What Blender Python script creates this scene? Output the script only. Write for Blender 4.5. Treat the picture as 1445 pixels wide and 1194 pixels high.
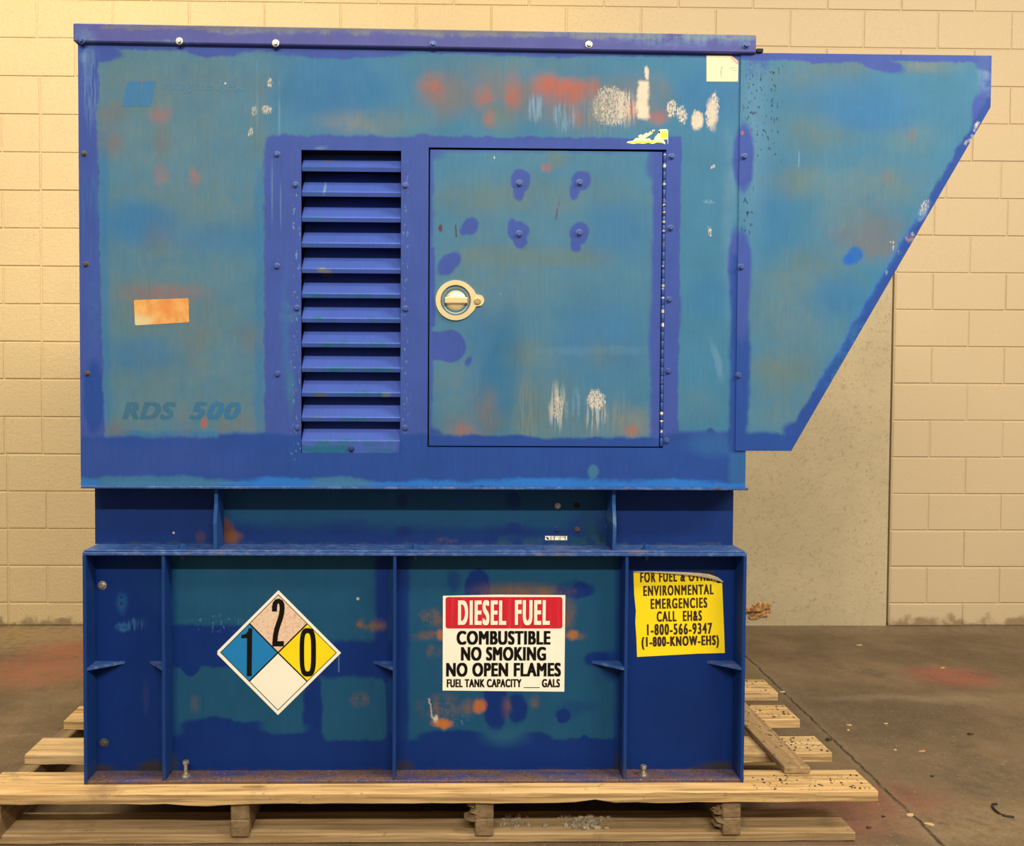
import bpy, bmesh, math, random
from mathutils import Vector, Matrix
for o in list(bpy.data.objects):
    bpy.data.objects.remove(o)
S = bpy.context.scene
COL = S.collection
random.seed(7)

# ------------------------------------------------------------------ camera
FPX, PPX, PPY = 1200.0, 631.127, 580.08          # focal length and principal point in pixels of a 1445x1194 frame
YAW, PITCH, ROLL, EYE = 0.0170775, 0.0270818, 0.0049282, 1.31
fw = Vector((math.sin(YAW)*math.cos(PITCH), math.cos(YAW)*math.cos(PITCH), -math.sin(PITCH)))
ri = Vector((math.cos(YAW), -math.sin(YAW), 0))
up = ri.cross(fw)
RI = math.cos(ROLL)*ri + math.sin(ROLL)*up
UP = RI.cross(fw)
CAM = Vector((0, 0, EYE))
cd = bpy.data.cameras.new('camera')
cd.sensor_fit = 'HORIZONTAL'; cd.sensor_width = 36.0
cd.lens = 36.0*FPX/1445.0
cd.shift_x = (722.5-PPX)/1445.0
cd.shift_y = -(597.0-PPY)/1445.0
cam = bpy.data.objects.new('camera', cd)
mw = Matrix((RI, UP, -fw)).transposed().to_4x4(); mw.translation = CAM
cam.matrix_world = mw
COL.objects.link(cam); S.camera = cam

# ------------------------------------------------------------------ light
S.view_settings.view_transform = 'Standard'; S.view_settings.look = 'None'
S.view_settings.gamma = 1.0; S.view_settings.use_curve_mapping = False
S.view_settings.exposure = 0.0
world = bpy.data.worlds.new('world'); S.world = world; world.use_nodes = True
bgn = world.node_tree.nodes['Background']
bgn.inputs[0].default_value = (1.0, 0.86, 0.66, 1); bgn.inputs[1].default_value = 0.33
def strip(name, loc, target, sx, sy, power, col):
    l = bpy.data.lights.new(name, 'AREA'); l.shape = 'RECTANGLE'; l.size = sx; l.size_y = sy
    l.energy = power; l.color = col
    o = bpy.data.objects.new(name, l); COL.objects.link(o); o.location = loc
    d = (Vector(target)-Vector(loc)).normalized()
    o.rotation_euler = d.to_track_quat('-Z', 'Y').to_euler()
strip('overhead_strip_light', (-0.1, -2.7, 4.9), (-0.1, 1.2, 0.8), 4.6, 0.16, 385, (1.0, 0.90, 0.72))
strip('overhead_strip_light', (-2.0, 2.3, 4.2), (-2.0, 3.6, 0.6), 3.0, 0.16, 135, (1.0, 0.85, 0.60))
strip('overhead_strip_light', (3.8, 0.5, 4.2), (3.2, 3.2, 0.4), 3.0, 0.16, 225, (1.0, 0.85, 0.62))  # added unseen fill light to brighten the right wall

# ------------------------------------------------------------------ helpers
D = 2.445            # depth of the generator's front sheet
DW = 4.6475          # depth of the block wall
def ray(px, py):
    return fw + RI*((px-PPX)/FPX) - UP*((py-PPY)/FPX)
def W(px, py, y=D):                       # point on the vertical plane at depth y
    d = ray(px, py); return CAM + d*(y/d.y)
def G(px, py, z=0.0):                     # point on the horizontal plane at height z
    d = ray(px, py); return CAM + d*((z-EYE)/d.z)
def lin(c):
    return c/12.92 if c <= 0.04045 else ((c+0.055)/1.055)**2.4
def rgb(r, g, b):
    return (lin(r/255), lin(g/255), lin(b/255), 1)
ILL = (1.22, 1.10, 0.86)
def pc(r, g, b):                          # paint colour as seen under the warm lamps
    c = rgb(r, g, b); return (min(.9, c[0]/ILL[0]), min(.9, c[1]/ILL[1]), min(.9, c[2]/ILL[2]), 1)

class Mat:
    def __init__(s, name, ref=None):
        s.m = bpy.data.materials.new(name); s.m.use_nodes = True
        s.t = s.m.node_tree; s.N = s.t.nodes
        s.b = s.N['Principled BSDF']
        tc = s.N.new('ShaderNodeTexCoord')
        if ref is not None: tc.object = ref
        s.P = tc.outputs['Object']
    def put(s, sock, v):
        if isinstance(v, bpy.types.NodeSocket): s.t.links.new(v, sock)
        else: sock.default_value = v
    def math(s, op, a, b=0.0, clamp=False):
        n = s.N.new('ShaderNodeMath'); n.operation = op; n.use_clamp = clamp
        s.put(n.inputs[0], a); s.put(n.inputs[1], b); return n.outputs[0]
    def vm(s, op, a, b=(0, 0, 0)):
        n = s.N.new('ShaderNodeVectorMath'); n.operation = op
        s.put(n.inputs[0], a); s.put(n.inputs[1], b)
        return n.outputs['Value'] if op == 'LENGTH' else n.outputs[0]
    def mix(s, f, a, b, mode='MIX'):
        n = s.N.new('ShaderNodeMix'); n.data_type = 'RGBA'; n.blend_type = mode
        s.put(n.inputs[0], f); s.put(n.inputs[6], a); s.put(n.inputs[7], b); return n.outputs[2]
    def noise(s, v, scale, detail=3.0, rough=0.55, col=False):
        n = s.N.new('ShaderNodeTexNoise'); s.put(n.inputs['Vector'], v)
        n.inputs['Scale'].default_value = scale; n.inputs['Detail'].default_value = detail
        n.inputs['Roughness'].default_value = rough
        return n.outputs['Color' if col else 'Fac']
    def rng(s, v, a, b, c=0.0, d=1.0, smooth=True):
        n = s.N.new('ShaderNodeMapRange'); n.interpolation_type = 'SMOOTHSTEP' if smooth else 'LINEAR'
        s.put(n.inputs[0], v)
        for i, x in enumerate((a, b, c, d)): s.put(n.inputs[i+1], x)
        return n.outputs[0]
    def place(s, v, loc, rot=(0, 0, 0), scale=(1, 1, 1)):
        n = s.N.new('ShaderNodeMapping'); n.vector_type = 'TEXTURE'; s.put(n.inputs[0], v)
        n.inputs[1].default_value = loc; n.inputs[2].default_value = rot; n.inputs[3].default_value = scale
        return n.outputs[0]
    def bump(s, h, strength, dist):
        n = s.N.new('ShaderNodeBump'); n.inputs['Strength'].default_value = strength
        n.inputs['Distance'].default_value = dist; s.put(n.inputs['Height'], h)
        s.t.links.new(n.outputs[0], s.b.inputs['Normal'])
    def out(s, col, rough=0.5, metal=0.0, spec=0.5):
        s.put(s.b.inputs['Base Color'], col); s.put(s.b.inputs['Roughness'], rough)
        s.put(s.b.inputs['Metallic'], metal); s.put(s.b.inputs['Specular IOR Level'], spec)
        return s.m

def plain(name, c, rough=0.5, metal=0.0, var=0.12, scale=30, spec=0.5):
    m = Mat(name); f = m.noise(m.P, scale, 4)
    k = m.rng(f, .25, .75, 1-var, 1+var, False)
    cc = m.mix(1.0, c, m.N.new('ShaderNodeCombineColor').outputs[0], 'MULTIPLY')
    comb = cc.node.inputs[7].links[0].from_node
    for i in range(3): m.put(comb.inputs[i], k)
    return m.out(cc, rough, metal, spec)

SPX = D/FPX
def in_region(p, reg, pad=48):
    h = math.hypot(p[3], p[4]) if (len(p) > 10 and p[10]) else None
    hx, hy = (h, h) if h else (p[3], p[4])
    return p[1]+hx+pad > reg[0] and p[1]-hx-pad < reg[1] and p[2]+hy+pad > reg[2] and p[2]-hy-pad < reg[3]
def paint(name, ref, base, patches, depth=D, rough=0.5, spec=0.11, mottle=0.10, streak=0.06):
    """Weathered sheet-metal paint: base coat, then patches of other coats, rust and chips laid over it.
    A patch is (kind, cx, cy, hx, hy, colour, softness, distortion, opacity, breakup, rotation, corner)."""
    m = Mat(name, ref)
    o = ref.matrix_world.translation
    print('PAINT', name, len(patches))
    P = m.vm('MULTIPLY', m.P, (1, 0, 1))
    n1 = m.vm('SUBTRACT', m.noise(P, 16, 3, .55, True), (.5, .5, .5))
    n2 = m.vm('SUBTRACT', m.noise(P, 60, 4, .6, True), (.5, .5, .5))
    n0 = m.vm('SUBTRACT', m.noise(P, 5, 2, .5, True), (.5, .5, .5))
    P1 = m.vm('ADD', P, m.vm('MULTIPLY', n1, (.022, 0, .022)))
    P2 = m.vm('ADD', P1, m.vm('MULTIPLY', n2, (.014, 0, .014)))
    P3 = m.vm('ADD', P2, m.vm('MULTIPLY', n0, (.10, 0, .10)))
    PP = [P, P1, P2, P3]
    st = m.noise(m.vm('MULTIPLY', P, (130, 1, 9)), 1, 3, .6)
    speck = m.noise(m.vm('MULTIPLY', P, (1, 1, .38)), 250, 5, .8)
    br = {'streak': m.rng(st, .42, .62),
          'blotch': m.rng(m.noise(P, 22, 5, .65), .38, .62),
          'soft': m.rng(m.noise(P, 9, 3, .5), .30, .70),
          'chip': m.rng(m.noise(m.vm('MULTIPLY', P, (1, 1, .5)), 120, 2, .5), .60, .64)}
    br['fade'] = m.math('MULTIPLY', m.rng(m.noise(m.vm('MULTIPLY', P, (60, 1, 34)), 1, 5, .65), .30, .62, .55, 1), m.rng(m.noise(P, 13, 4, .6), .30, .60, .55, 1))
    col = base
    for p in patches:
        p = tuple(p) + (None,)*(12-len(p))
        kind, cx, cy, hx, hy, c, soft, dis, op, brk, rot, cor = p
        soft = 2 if soft is None else soft; dis = 1 if dis is None else dis; op = 1.0 if op is None else op
        q = W(cx, cy, depth) - o
        k = depth/FPX
        if c in FADES and kind == 'e' and min(hx, hy) > 4:
            soft = 99; brk = brk or 'fade'; hx *= 1.15; hy *= 1.15; dis = max(dis, 2)
        v = PP[dis]
        rt = (0, math.radians(rot or 0), 0)
        if kind == 'e':
            mp = m.place(v, (q.x, 0, q.z), rt, (hx*k, 1, hy*k))
            s_ = min(.95, soft/max(2, min(hx, hy)))
            f = m.rng(m.vm('LENGTH', mp), 1-s_, 1+s_, op, 0.0)
        else:
            r = max(soft, cor or soft)
            mp = m.vm('ABSOLUTE', m.place(v, (q.x, 0, q.z), rt))
            mp = m.vm('MAXIMUM', m.vm('SUBTRACT', mp, (max(0, hx-r)*k, 9, max(0, hy-r)*k)), (0, 0, 0))
            f = m.rng(m.vm('LENGTH', mp), (r-soft)*k, (r+soft)*k, op, 0.0)
        if brk == 'speck':
            f = m.math('MULTIPLY', m.rng(m.math('ADD', speck, m.math('MULTIPLY', m.math('SUBTRACT', f, op), .30/op)), .44, .53), op)
        elif brk: f = m.math('MULTIPLY', f, br[brk])
        col = m.mix(f, col, c)
    v = m.rng(m.noise(P, 7, 6, .65), .25, .75, 1-mottle, 1+mottle, False)
    v2 = m.rng(st, .2, .8, 1-streak, 1+streak, False)
    k = m.math('MULTIPLY', v, v2)
    cb = m.N.new('ShaderNodeCombineColor')
    for i in range(3): m.put(cb.inputs[i], k)
    col = m.mix(1.0, col, cb.outputs[0], 'MULTIPLY')
    rr = m.rng(m.noise(P, 12, 4), .3, .7, rough-.07, rough+.1, False)
    m.bump(m.noise(P, 9, 2), .05, .01)
    return m.out(col, rr, 0.0, spec)

# --- mesh helpers
def box(bm, x0, x1, y0, y1, z0, z1, bev=0.0, seg=1):
    vs = [bm.verts.new((x, y, z)) for x in (x0, x1) for y in (y0, y1) for z in (z0, z1)]
    F = [(0, 1, 3, 2), (4, 6, 7, 5), (0, 4, 5, 1), (2, 3, 7, 6), (0, 2, 6, 4), (1, 5, 7, 3)]
    fs = [bm.faces.new([vs[i] for i in f]) for f in F]
    if bev:
        es = {e for f in fs for e in f.edges}
        bmesh.ops.bevel(bm, geom=list(es), offset=bev, segments=seg, affect='EDGES', profile=.5)
def prism(bm, pts, y0, y1):
    """pts: (x, z) outline pushed from depth y0 to y1"""
    a = [bm.verts.new((x, y0, z)) for x, z in pts]; b = [bm.verts.new((x, y1, z)) for x, z in pts]
    n = len(pts)
    bm.faces.new(a); bm.faces.new(b[::-1])
    for i in range(n): bm.faces.new((a[i], b[i], b[(i+1) % n], a[(i+1) % n]))
def hprism(bm, pts, z0, z1):
    a = [bm.verts.new((x, y, z0)) for x, y in pts]; b = [bm.verts.new((x, y, z1)) for x, y in pts]
    n = len(pts)
    bm.faces.new(a); bm.faces.new(b[::-1])
    for i in range(n): bm.faces.new((a[i], b[i], b[(i+1) % n], a[(i+1) % n]))
def xprofile(bm, prof, x0, x1):
    """prof: closed (y, z) outline swept along x"""
    a = [bm.verts.new((x0, y, z)) for y, z in prof]; b = [bm.verts.new((x1, y, z)) for y, z in prof]
    n = len(prof)
    bm.faces.new(a); bm.faces.new(b[::-1])
    for i in range(n): bm.faces.new((a[i], b[i], b[(i+1) % n], a[(i+1) % n]))
def lathe(bm, cx, cz, prof, n=24, hexa=False):
    """prof: (radius, y) list turned about the y axis; closed by a cap at the last ring"""
    rings = []
    for r, y in prof:
        rings.append([bm.verts.new((cx+r*math.cos(2*math.pi*i/n), y, cz+r*math.sin(2*math.pi*i/n))) for i in range(n)])
    for a, b in zip(rings, rings[1:]):
        for i in range(n): bm.faces.new((a[i], a[(i+1) % n], b[(i+1) % n], b[i]))
    bm.faces.new(rings[-1])
def zlathe(bm, cx, cy, prof, n=16):
    rings = [[bm.verts.new((cx+r*math.cos(2*math.pi*i/n), cy+r*math.sin(2*math.pi*i/n), z)) for i in range(n)] for r, z in prof]
    for a, b in zip(rings, rings[1:]):
        for i in range(n): bm.faces.new((a[i], a[(i+1) % n], b[(i+1) % n], b[i]))
    bm.faces.new(rings[0][::-1]); bm.faces.new(rings[-1])
def tube(bm, pts, r, n=8):
    rings = []
    for i, p in enumerate(pts):
        p = Vector(p); t = (Vector(pts[min(i+1, len(pts)-1)])-Vector(pts[max(i-1, 0)])).normalized()
        a = t.orthogonal().normalized(); b = t.cross(a)
        rings.append([bm.verts.new(p+a*r*math.cos(2*math.pi*k/n)+b*r*math.sin(2*math.pi*k/n)) for k in range(n)])
    for a, b in zip(rings, rings[1:]):
        for i in range(n): bm.faces.new((a[i], a[(i+1) % n], b[(i+1) % n], b[i]))
    bm.faces.new(rings[0][::-1]); bm.faces.new(rings[-1])
def holed(bm, x0, x1, z0, z1, holes, y0, y1, cx=(), cz=()):
    """a sheet with rectangular openings"""
    xs = sorted({x0, x1, *cx, *[h[0] for h in holes], *[h[1] for h in holes]})
    zs = sorted({z0, z1, *cz, *[h[2] for h in holes], *[h[3] for h in holes]})
    vs = {}
    def V(i, j):
        if (i, j) not in vs: vs[i, j] = bm.verts.new((xs[i], y0, zs[j]))
        return vs[i, j]
    fs = []
    for i in range(len(xs)-1):
        for j in range(len(zs)-1):
            mx, mz = (xs[i]+xs[i+1])/2, (zs[j]+zs[j+1])/2
            if any(h[0] < mx < h[1] and h[2] < mz < h[3] for h in holes): continue
            fs.append(bm.faces.new((V(i, j), V(i+1, j), V(i+1, j+1), V(i, j+1))))
    r = bmesh.ops.extrude_face_region(bm, geom=fs)
    for g in r['geom']:
        if isinstance(g, bmesh.types.BMVert): g.co.y = y1
def wloc(o):
    v = Vector((0, 0, 0))
    while o: v += o.location; o = o.parent
    return v
def link(name, me, parent=None, loc=None):
    """places a mesh object whose origin sits at world point loc"""
    o = bpy.data.objects.new(name, me); COL.objects.link(o)
    base = wloc(parent) if parent else Vector((0, 0, 0))
    o.location = (Vector(loc) if loc is not None else base) - base
    if parent: o.parent = parent
    return o
def obj(name, bm, mat, parent=None, loc=None, smooth=False):
    """bm is in world coordinates"""
    L = Vector(loc) if loc is not None else (wloc(parent) if parent else Vector((0, 0, 0)))
    bmesh.ops.recalc_face_normals(bm, faces=bm.faces[:])
    bmesh.ops.translate(bm, verts=bm.verts[:], vec=-L)
    me = bpy.data.meshes.new(name); bm.to_mesh(me); bm.free()
    if smooth:
        for p in me.polygons: p.use_smooth = True
    me.materials.append(mat)
    return link(name, me, parent, L)
def tag(o, label=None, cat=None, group=None, kind=None):
    if label: o['label'] = label
    if cat: o['category'] = cat
    if group: o['group'] = group
    if kind: o['kind'] = kind
    return o
def empty(name, loc):
    o = bpy.data.objects.new(name, None); o.empty_display_size = .1; o.location = loc
    COL.objects.link(o); o.matrix_world = Matrix.Translation(loc); return o
def text_mesh(s, shear=0.0, space=1.0):
    c = bpy.data.curves.new('text', 'FONT'); c.body = s; c.shear = shear; c.space_character = space
    o = bpy.data.objects.new('text', c); COL.objects.link(o)
    dg = bpy.context.evaluated_depsgraph_get(); dg.update()
    me = bpy.data.meshes.new_from_object(o.evaluated_get(dg))
    bpy.data.objects.remove(o); bpy.data.curves.remove(c)
    return me
def lettering(name, s, x0, x1, yt, yb, y, mat, parent, bold=.05, shear=0.0, rot=0.0, thick=.0006, space=1.13):
    """writing that fills the photo rectangle x0..x1, yt..yb on the plane at depth y"""
    me = text_mesh(s, shear, space)
    xs = [v.co.x for v in me.vertices]; ys = [v.co.y for v in me.vertices]
    a, b = W(x0, yb, y), W(x1, yt, y)
    bw = bold*(b.z-a.z)                      # the pen is swept by this much to thicken every stroke
    bm = bmesh.new()
    sx = (b.x-a.x-2*bw)/(max(xs)-min(xs)); sz = (b.z-a.z-1.0*bw)/(max(ys)-min(ys))
    cx, cz = (a.x+b.x)/2, (a.z+b.z)/2
    cr, sr = math.cos(rot), math.sin(rot)
    steps = [(-1, -1), (-1, 1), (1, -1), (1, 1), (0, -1), (0, 1), (-1, 0), (1, 0)] if bold else [(0, 0)]
    for k, (ox, oz) in enumerate(steps):
        n0 = len(bm.verts); bm.from_mesh(me); bm.verts.ensure_lookup_table()
        for v in bm.verts[n0:]:
            u = a.x+bw+ox*bw+(v.co.x-min(xs))*sx-cx; w = a.z+bw*.5+oz*bw*.5+(v.co.y-min(ys))*sz-cz
            v.co = (cx+u*cr-w*sr, y-thick-k*.00001, cz+u*sr+w*cr)
    bpy.data.meshes.remove(me)
    return obj(name, bm, mat, parent)
def pxprism(bm, pts, y0, y1):
    """outline given by photo points on the plane y0"""
    q = [W(px, py, y0) for px, py in pts]
    prism(bm, [(v.x, v.z) for v in q], y0, y1)
def stroke(bm, pts, w, y0, y1):
    """a broad pen line through (x, z) points"""
    n = len(pts); L = []; Rr = []
    for i in range(n):
        p = Vector(pts[i]); t = (Vector(pts[min(i+1, n-1)])-Vector(pts[max(i-1, 0)])).normalized()
        k = Vector((-t.y, t.x))*w[i]/2
        L.append(p+k); Rr.append(p-k)
    for i in range(n-1):
        prism(bm, [tuple(L[i]), tuple(L[i+1]), tuple(Rr[i+1]), tuple(Rr[i])], y0, y1)

# ------------------------------------------------------------------ setting
def wall_material():
    m = Mat('cream_block_paint')
    P = m.P
    c = m.mix(m.rng(m.noise(P, .9, 3), .3, .7), (.66, .520, .300, 1), (.60, .475, .285, 1))
    c = m.mix(m.math('MULTIPLY', m.rng(m.noise(P, 110, 4, .7), .58, .68), .30), c, (.34, .24, .12, 1))
    sx = m.N.new('ShaderNodeSeparateXYZ'); m.put(sx.inputs[0], P)
    c = m.mix(m.rng(sx.outputs[0], .3, 2.0, 0, .8), c, (.52, .425, .300, 1))       # greyer cream towards the right
    d = m.math('ADD', sx.outputs[2], m.rng(m.noise(P, 9, 4), .3, .7, -.05, .03))
    c = m.mix(m.rng(d, .0, .055, .75, 0), c, (.20, .13, .07, 1))                    # splashed dirt on the lowest course
    h = m.math('ADD', m.math('MULTIPLY', m.noise(P, 70, 6, .75), .6), m.math('MULTIPLY', m.rng(m.noise(P, 150, 3, .7), .58, .68, 0, -1), .35))
    hs = m.rng(sx.outputs[0], -.2, 1.6, 2.0, .5)                                   # the older blocks on the left are coarser
    m.bump(m.math('MULTIPLY', h, hs), .5, .009)
    return m.out(c, .55, 0, .35)
def panel_material():
    m = Mat('crazed_panel_paint'); P = m.P
    c = m.mix(m.rng(m.noise(P, 2, 3), .3, .7), (.50, .425, .29, 1), (.43, .365, .25, 1))
    vt = m.N.new('ShaderNodeTexVoronoi'); vt.feature = 'DISTANCE_TO_EDGE'; vt.inputs['Scale'].default_value = 60
    m.put(vt.inputs['Vector'], m.vm('ADD', m.vm('MULTIPLY', P, (1.2, 1, .5)), m.vm('MULTIPLY', m.noise(P, 40, 3, .6, True), (.03, .03, .03))))
    crack = m.math('MULTIPLY', m.rng(vt.outputs['Distance'], .004, .034, 1, 0), m.rng(m.noise(P, 30, 5, .7), .50, .60))
    c = m.mix(m.math('MULTIPLY', crack, .75), c, (.19, .135, .08, 1))
    c = m.mix(m.rng(m.noise(P, 95, 2), .70, .74, 0, .8), c, (.13, .09, .05, 1))
    m.bump(m.math('SUBTRACT', m.noise(P, 60, 4), crack), .4, .006)
    return m.out(c, .6, 0, .3)
def floor_material():
    m = Mat('stained_concrete'); P = m.P
    w1 = m.vm('ADD', P, m.vm('MULTIPLY', m.vm('SUBTRACT', m.noise(P, 5, 4, .6, True), (.5, .5, .5)), (.16, .16, 0)))
    wc = m.vm('ADD', P, m.vm('MULTIPLY', m.vm('SUBTRACT', m.noise(P, 14, 4, .6, True), (.5, .5, .5)), (.030, .030, 0)))
    c = m.mix(m.rng(m.noise(P, 1.6, 6, .66), .38, .64), (.112, .078, .047, 1), (.180, .128, .078, 1))
    c = m.mix(m.rng(m.noise(P, 5, 6, .7), .48, .72, 0, .7), c, (.070, .054, .040, 1))
    c = m.mix(m.rng(m.noise(m.vm('MULTIPLY', P, (1, 3, 1)), 3, 6, .7), .60, .72, 0, .5), c, (.26, .205, .14, 1))
    def blot(px, py, rx, ry, col, op, soft=.7, v=w1, rot=0):
        nonlocal c
        g = G(px, py)
        f = m.rng(m.vm('LENGTH', m.place(v, (g.x, g.y, 0), (0, 0, rot), (rx, ry, 1))), 1-soft, 1+soft, op, 0)
        f = m.math('MULTIPLY', f, m.rng(m.noise(P, 26, 5, .7), .32, .62, .25, 1))
        c = m.mix(f, c, col)
    blot(60, 885, 1.3, .22, (.34, .24, .12, 1), .9)  # this and the next: lamplight by the left wall painted into the floor
    blot(30, 905, .6, .20, (.30, .21, .11, 1), .7)
    blot(1400, 888, 1.0, .10, (.22, .17, .11, 1), .8)
    blot(60, 945, .26, .22, (.30, .09, .055, 1), .8)
    blot(100, 915, .18, .12, (.33, .09, .055, 1), .8)
    blot(1345, 955, .17, .13, (.30, .075, .06, 1), .85)
    blot(1240, 1135, .22, .14, (.22, .05, .045, 1), .75)
    blot(1150, 1160, .25, .10, (.20, .05, .045, 1), .6)
    blot(1400, 1160, .35, .12, (.24, .18, .11, 1), .75)
    blot(1330, 985, .5, .05, (.22, .17, .11, 1), .6)
    blot(1250, 985, .3, .03, (.25, .20, .14, 1), .6)
    blot(1180, 1010, .45, .30, (.062, .050, .040, 1), .55)
    blot(1390, 1090, .25, .16, (.062, .050, .040, 1), .55)
    # saw-cut joint full of dirt, running away to the wall
    a, b = G(1330, 1192), G(1088, 960)
    mid = (a+b)/2; ang = math.atan2(b.y-a.y, b.x-a.x)
    v = m.vm('ABSOLUTE', m.place(wc, (mid.x, mid.y, 0), (0, 0, ang)))
    sp = m.N.new('ShaderNodeSeparateXYZ'); m.put(sp.inputs[0], v)
    ln = m.math('MULTIPLY', m.math('MULTIPLY', m.rng(sp.outputs[1], .002, .0085, 1, 0), m.rng(m.noise(P, 9, 4, .7), .36, .52, .3, 1)), m.rng(sp.outputs[0], 1.6, 1.75, 1, 0))
    hal = m.rng(sp.outputs[1], .0, .05, .35, 0)
    c = m.mix(m.math('MULTIPLY', hal, m.rng(sp.outputs[0], 1.6, 1.75, 1, 0)), c, (.20, .155, .10, 1))
    c = m.mix(m.math('MULTIPLY', ln, .9), c, (.012, .010, .008, 1))
    c = m.mix(m.rng(m.noise(P, 120, 4, .7), .50, .72, 0, .45), c, (.26, .20, .13, 1))
    c = m.mix(m.rng(m.noise(P, 75, 3, .6), .65, .69, 0, .7), c, (.36, .28, .19, 1))
    c = m.mix(m.rng(m.noise(P, 60, 3, .6), .30, .26, 0, .8), c, (.02, .016, .012, 1))
    m.bump(m.math('SUBTRACT', m.noise(P, 30, 6, .7), m.math('MULTIPLY', ln, 2.0)), .35, .006)
    return m.out(c, m.rng(m.noise(P, 4, 4), .3, .7, .42, .68), 0, .4)

M_wall = wall_material(); M_panel = panel_material(); M_floor = floor_material()
bm = bmesh.new(); box(bm, -6, 6, -5, DW+.3, -.12, 0)
tag(obj('floor', bm, M_floor), kind='structure')

Z0, COURSE = .126, .2032
ZTOP = Z0+COURSE*24
PXL = W(900, 600, DW).x; PXR = W(1259, 640, DW).x; PZT = Z0+COURSE*9
bm = bmesh.new()
# mortar backing behind the block faces
holed(bm, -6, 6, 0, ZTOP, [(PXL, PXR, 0, PZT)], DW+.0060, DW+.2)
XA = W(1316, 411, DW).x; XB = XA+.2032; XOLD = W(58, 380, DW).x; XLOW = W(11, 760, DW).x
XR11 = [W(1335, 255, DW).x, W(1412, 255, DW).x]
def block(x0, x1, z0, z1):
    if x1-x0 < .012: return
    rj = lambda: random.uniform(.0015, .0042)
    a = [(x0+.002, z0+.002), (x1-.002, z0+.002), (x1-.002, z1-.002), (x0+.002, z1-.002)]
    i0, i1, j0, j1 = x0+.002+rj()+.002, x1-.004-rj(), z0+.004+rj(), z1-.004-rj()
    b = [(i0, j0), (i1, j0), (i1, j1), (i0, j1)]
    off = random.uniform(-.0010, .0010)
    va = [bm.verts.new((x, DW+.0065, z)) for x, z in a]; vb = [bm.verts.new((x, DW+off, z)) for x, z in b]
    bm.faces.new(vb)
    for k in range(4): bm.faces.new((va[k], va[(k+1) % 4], vb[(k+1) % 4], vb[k]))
for k in range(-1, 24):
    z0, z1 = (0, Z0) if k < 0 else (Z0+COURSE*k, Z0+COURSE*(k+1))
    isA = (k % 2 == 0) if k <= 10 else (k % 2 == 1)
    js = [(XA if isA else XB)+.4064*i for i in range(-18, 14)]
    if k == 11: js = [x for x in js if x < 2.2]+XR11+[XR11[1]+.4064]
    if k <= 13:
        js = [x for x in js if x > W(240, 500, DW).x]
        l = []
        if k >= 4:
            l = [XOLD] + ([XOLD-.2032] if k % 2 == 0 else [])
            l += [XOLD-.2032*(1 if k % 2 == 0 else 2)-.4064*i for i in range(1, 9)]
        else:
            l = [XLOW] + ([XLOW+.212] if k % 2 == 0 else [])
            l += [XLOW-.4064*i-(.2 if k % 2 else 0) for i in range(1, 9)]
        js = sorted(set(l))+js
    js = [-6]+[x for x in js if -5.95 < x < 5.95]+[6]
    if z1 <= PZT+.001:
        js = sorted([x for x in js if x < PXL-.02 or x > PXR+.02]+[PXL, PXR])
    for x0, x1 in zip(js, js[1:]):
        if z1 <= PZT+.001 and x0 >= PXL-.001 and x1 <= PXR+.001: continue
        block(x0, x1, z0, z1)
tag(obj('wall_back', bm, M_wall), kind='structure')
bm = bmesh.new(); box(bm, PXL-.02, PXR-.009, DW+.008, DW+.15, -.01, PZT-.006, .004)
tag(obj('wall_back_infill', bm, M_panel), kind='structure')

# ------------------------------------------------------------------ pallet
ZD = .1586                                  # deck height
def wood(name, c1, c2, seed):
    m = Mat(name); P = m.vm('ADD', m.P, (seed*1.7, seed*.9, seed*.31))
    g = m.noise(m.vm('MULTIPLY', P, (1.6, 26, 55)), 1.6, 6, .6)
    c = m.mix(m.rng(g, .38, .62), c1, c2)
    c = m.mix(m.rng(m.noise(m.vm('MULTIPLY', P, (3, 70, 130)), 1, 4), .52, .62, 0, .6), c, (.20, .125, .055, 1))
    c = m.mix(m.rng(m.noise(P, 4.5, 5, .65), .54, .68, 0, .6), c, (.24, .165, .085, 1))
    c = m.mix(m.rng(m.noise(P, 40, 4, .7), .62, .70, 0, .5), c, (.13, .085, .04, 1))
    vt = m.N.new('ShaderNodeTexVoronoi'); vt.inputs['Scale'].default_value = 3.1
    m.put(vt.inputs['Vector'], m.vm('MULTIPLY', P, (.6, 2.5, 2.5)))
    c = m.mix(m.rng(vt.outputs['Distance'], .05, .09, .6, 0), c, (.15, .085, .035, 1))
    m.bump(g, .3, .004)
    return m.out(c, .7, 0, .25)
WD = [wood('raw_pine', (.64, .44, .22, 1), (.46, .30, .135, 1), 1), wood('pale_pine', (.66, .475, .26, 1), (.48, .33, .16, 1), 2),
      wood('shaded_pine', (.34, .24, .13, 1), (.25, .17, .09, 1), 3), wood('half_shaded_pine', (.44, .31, .17, 1), (.30, .205, .105, 1), 4)]  # these two pines are darkened: shade under the deck painted in
def wood_y(name, c1, c2):
    m = Mat(name); P = m.P
    g = m.noise(m.vm('MULTIPLY', P, (30, 2, 50)), 1.6, 5, .6)
    c = m.mix(m.rng(g, .34, .66), c1, c2)
    m.bump(g, .3, .004); return m.out(c, .75, 0, .25)
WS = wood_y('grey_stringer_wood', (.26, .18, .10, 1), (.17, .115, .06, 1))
pallet = empty('pallet', (0, 2.9, 0))
tag(pallet, 'long pine shipping pallet with uneven boards under the blue generator', 'pallet')
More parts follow.
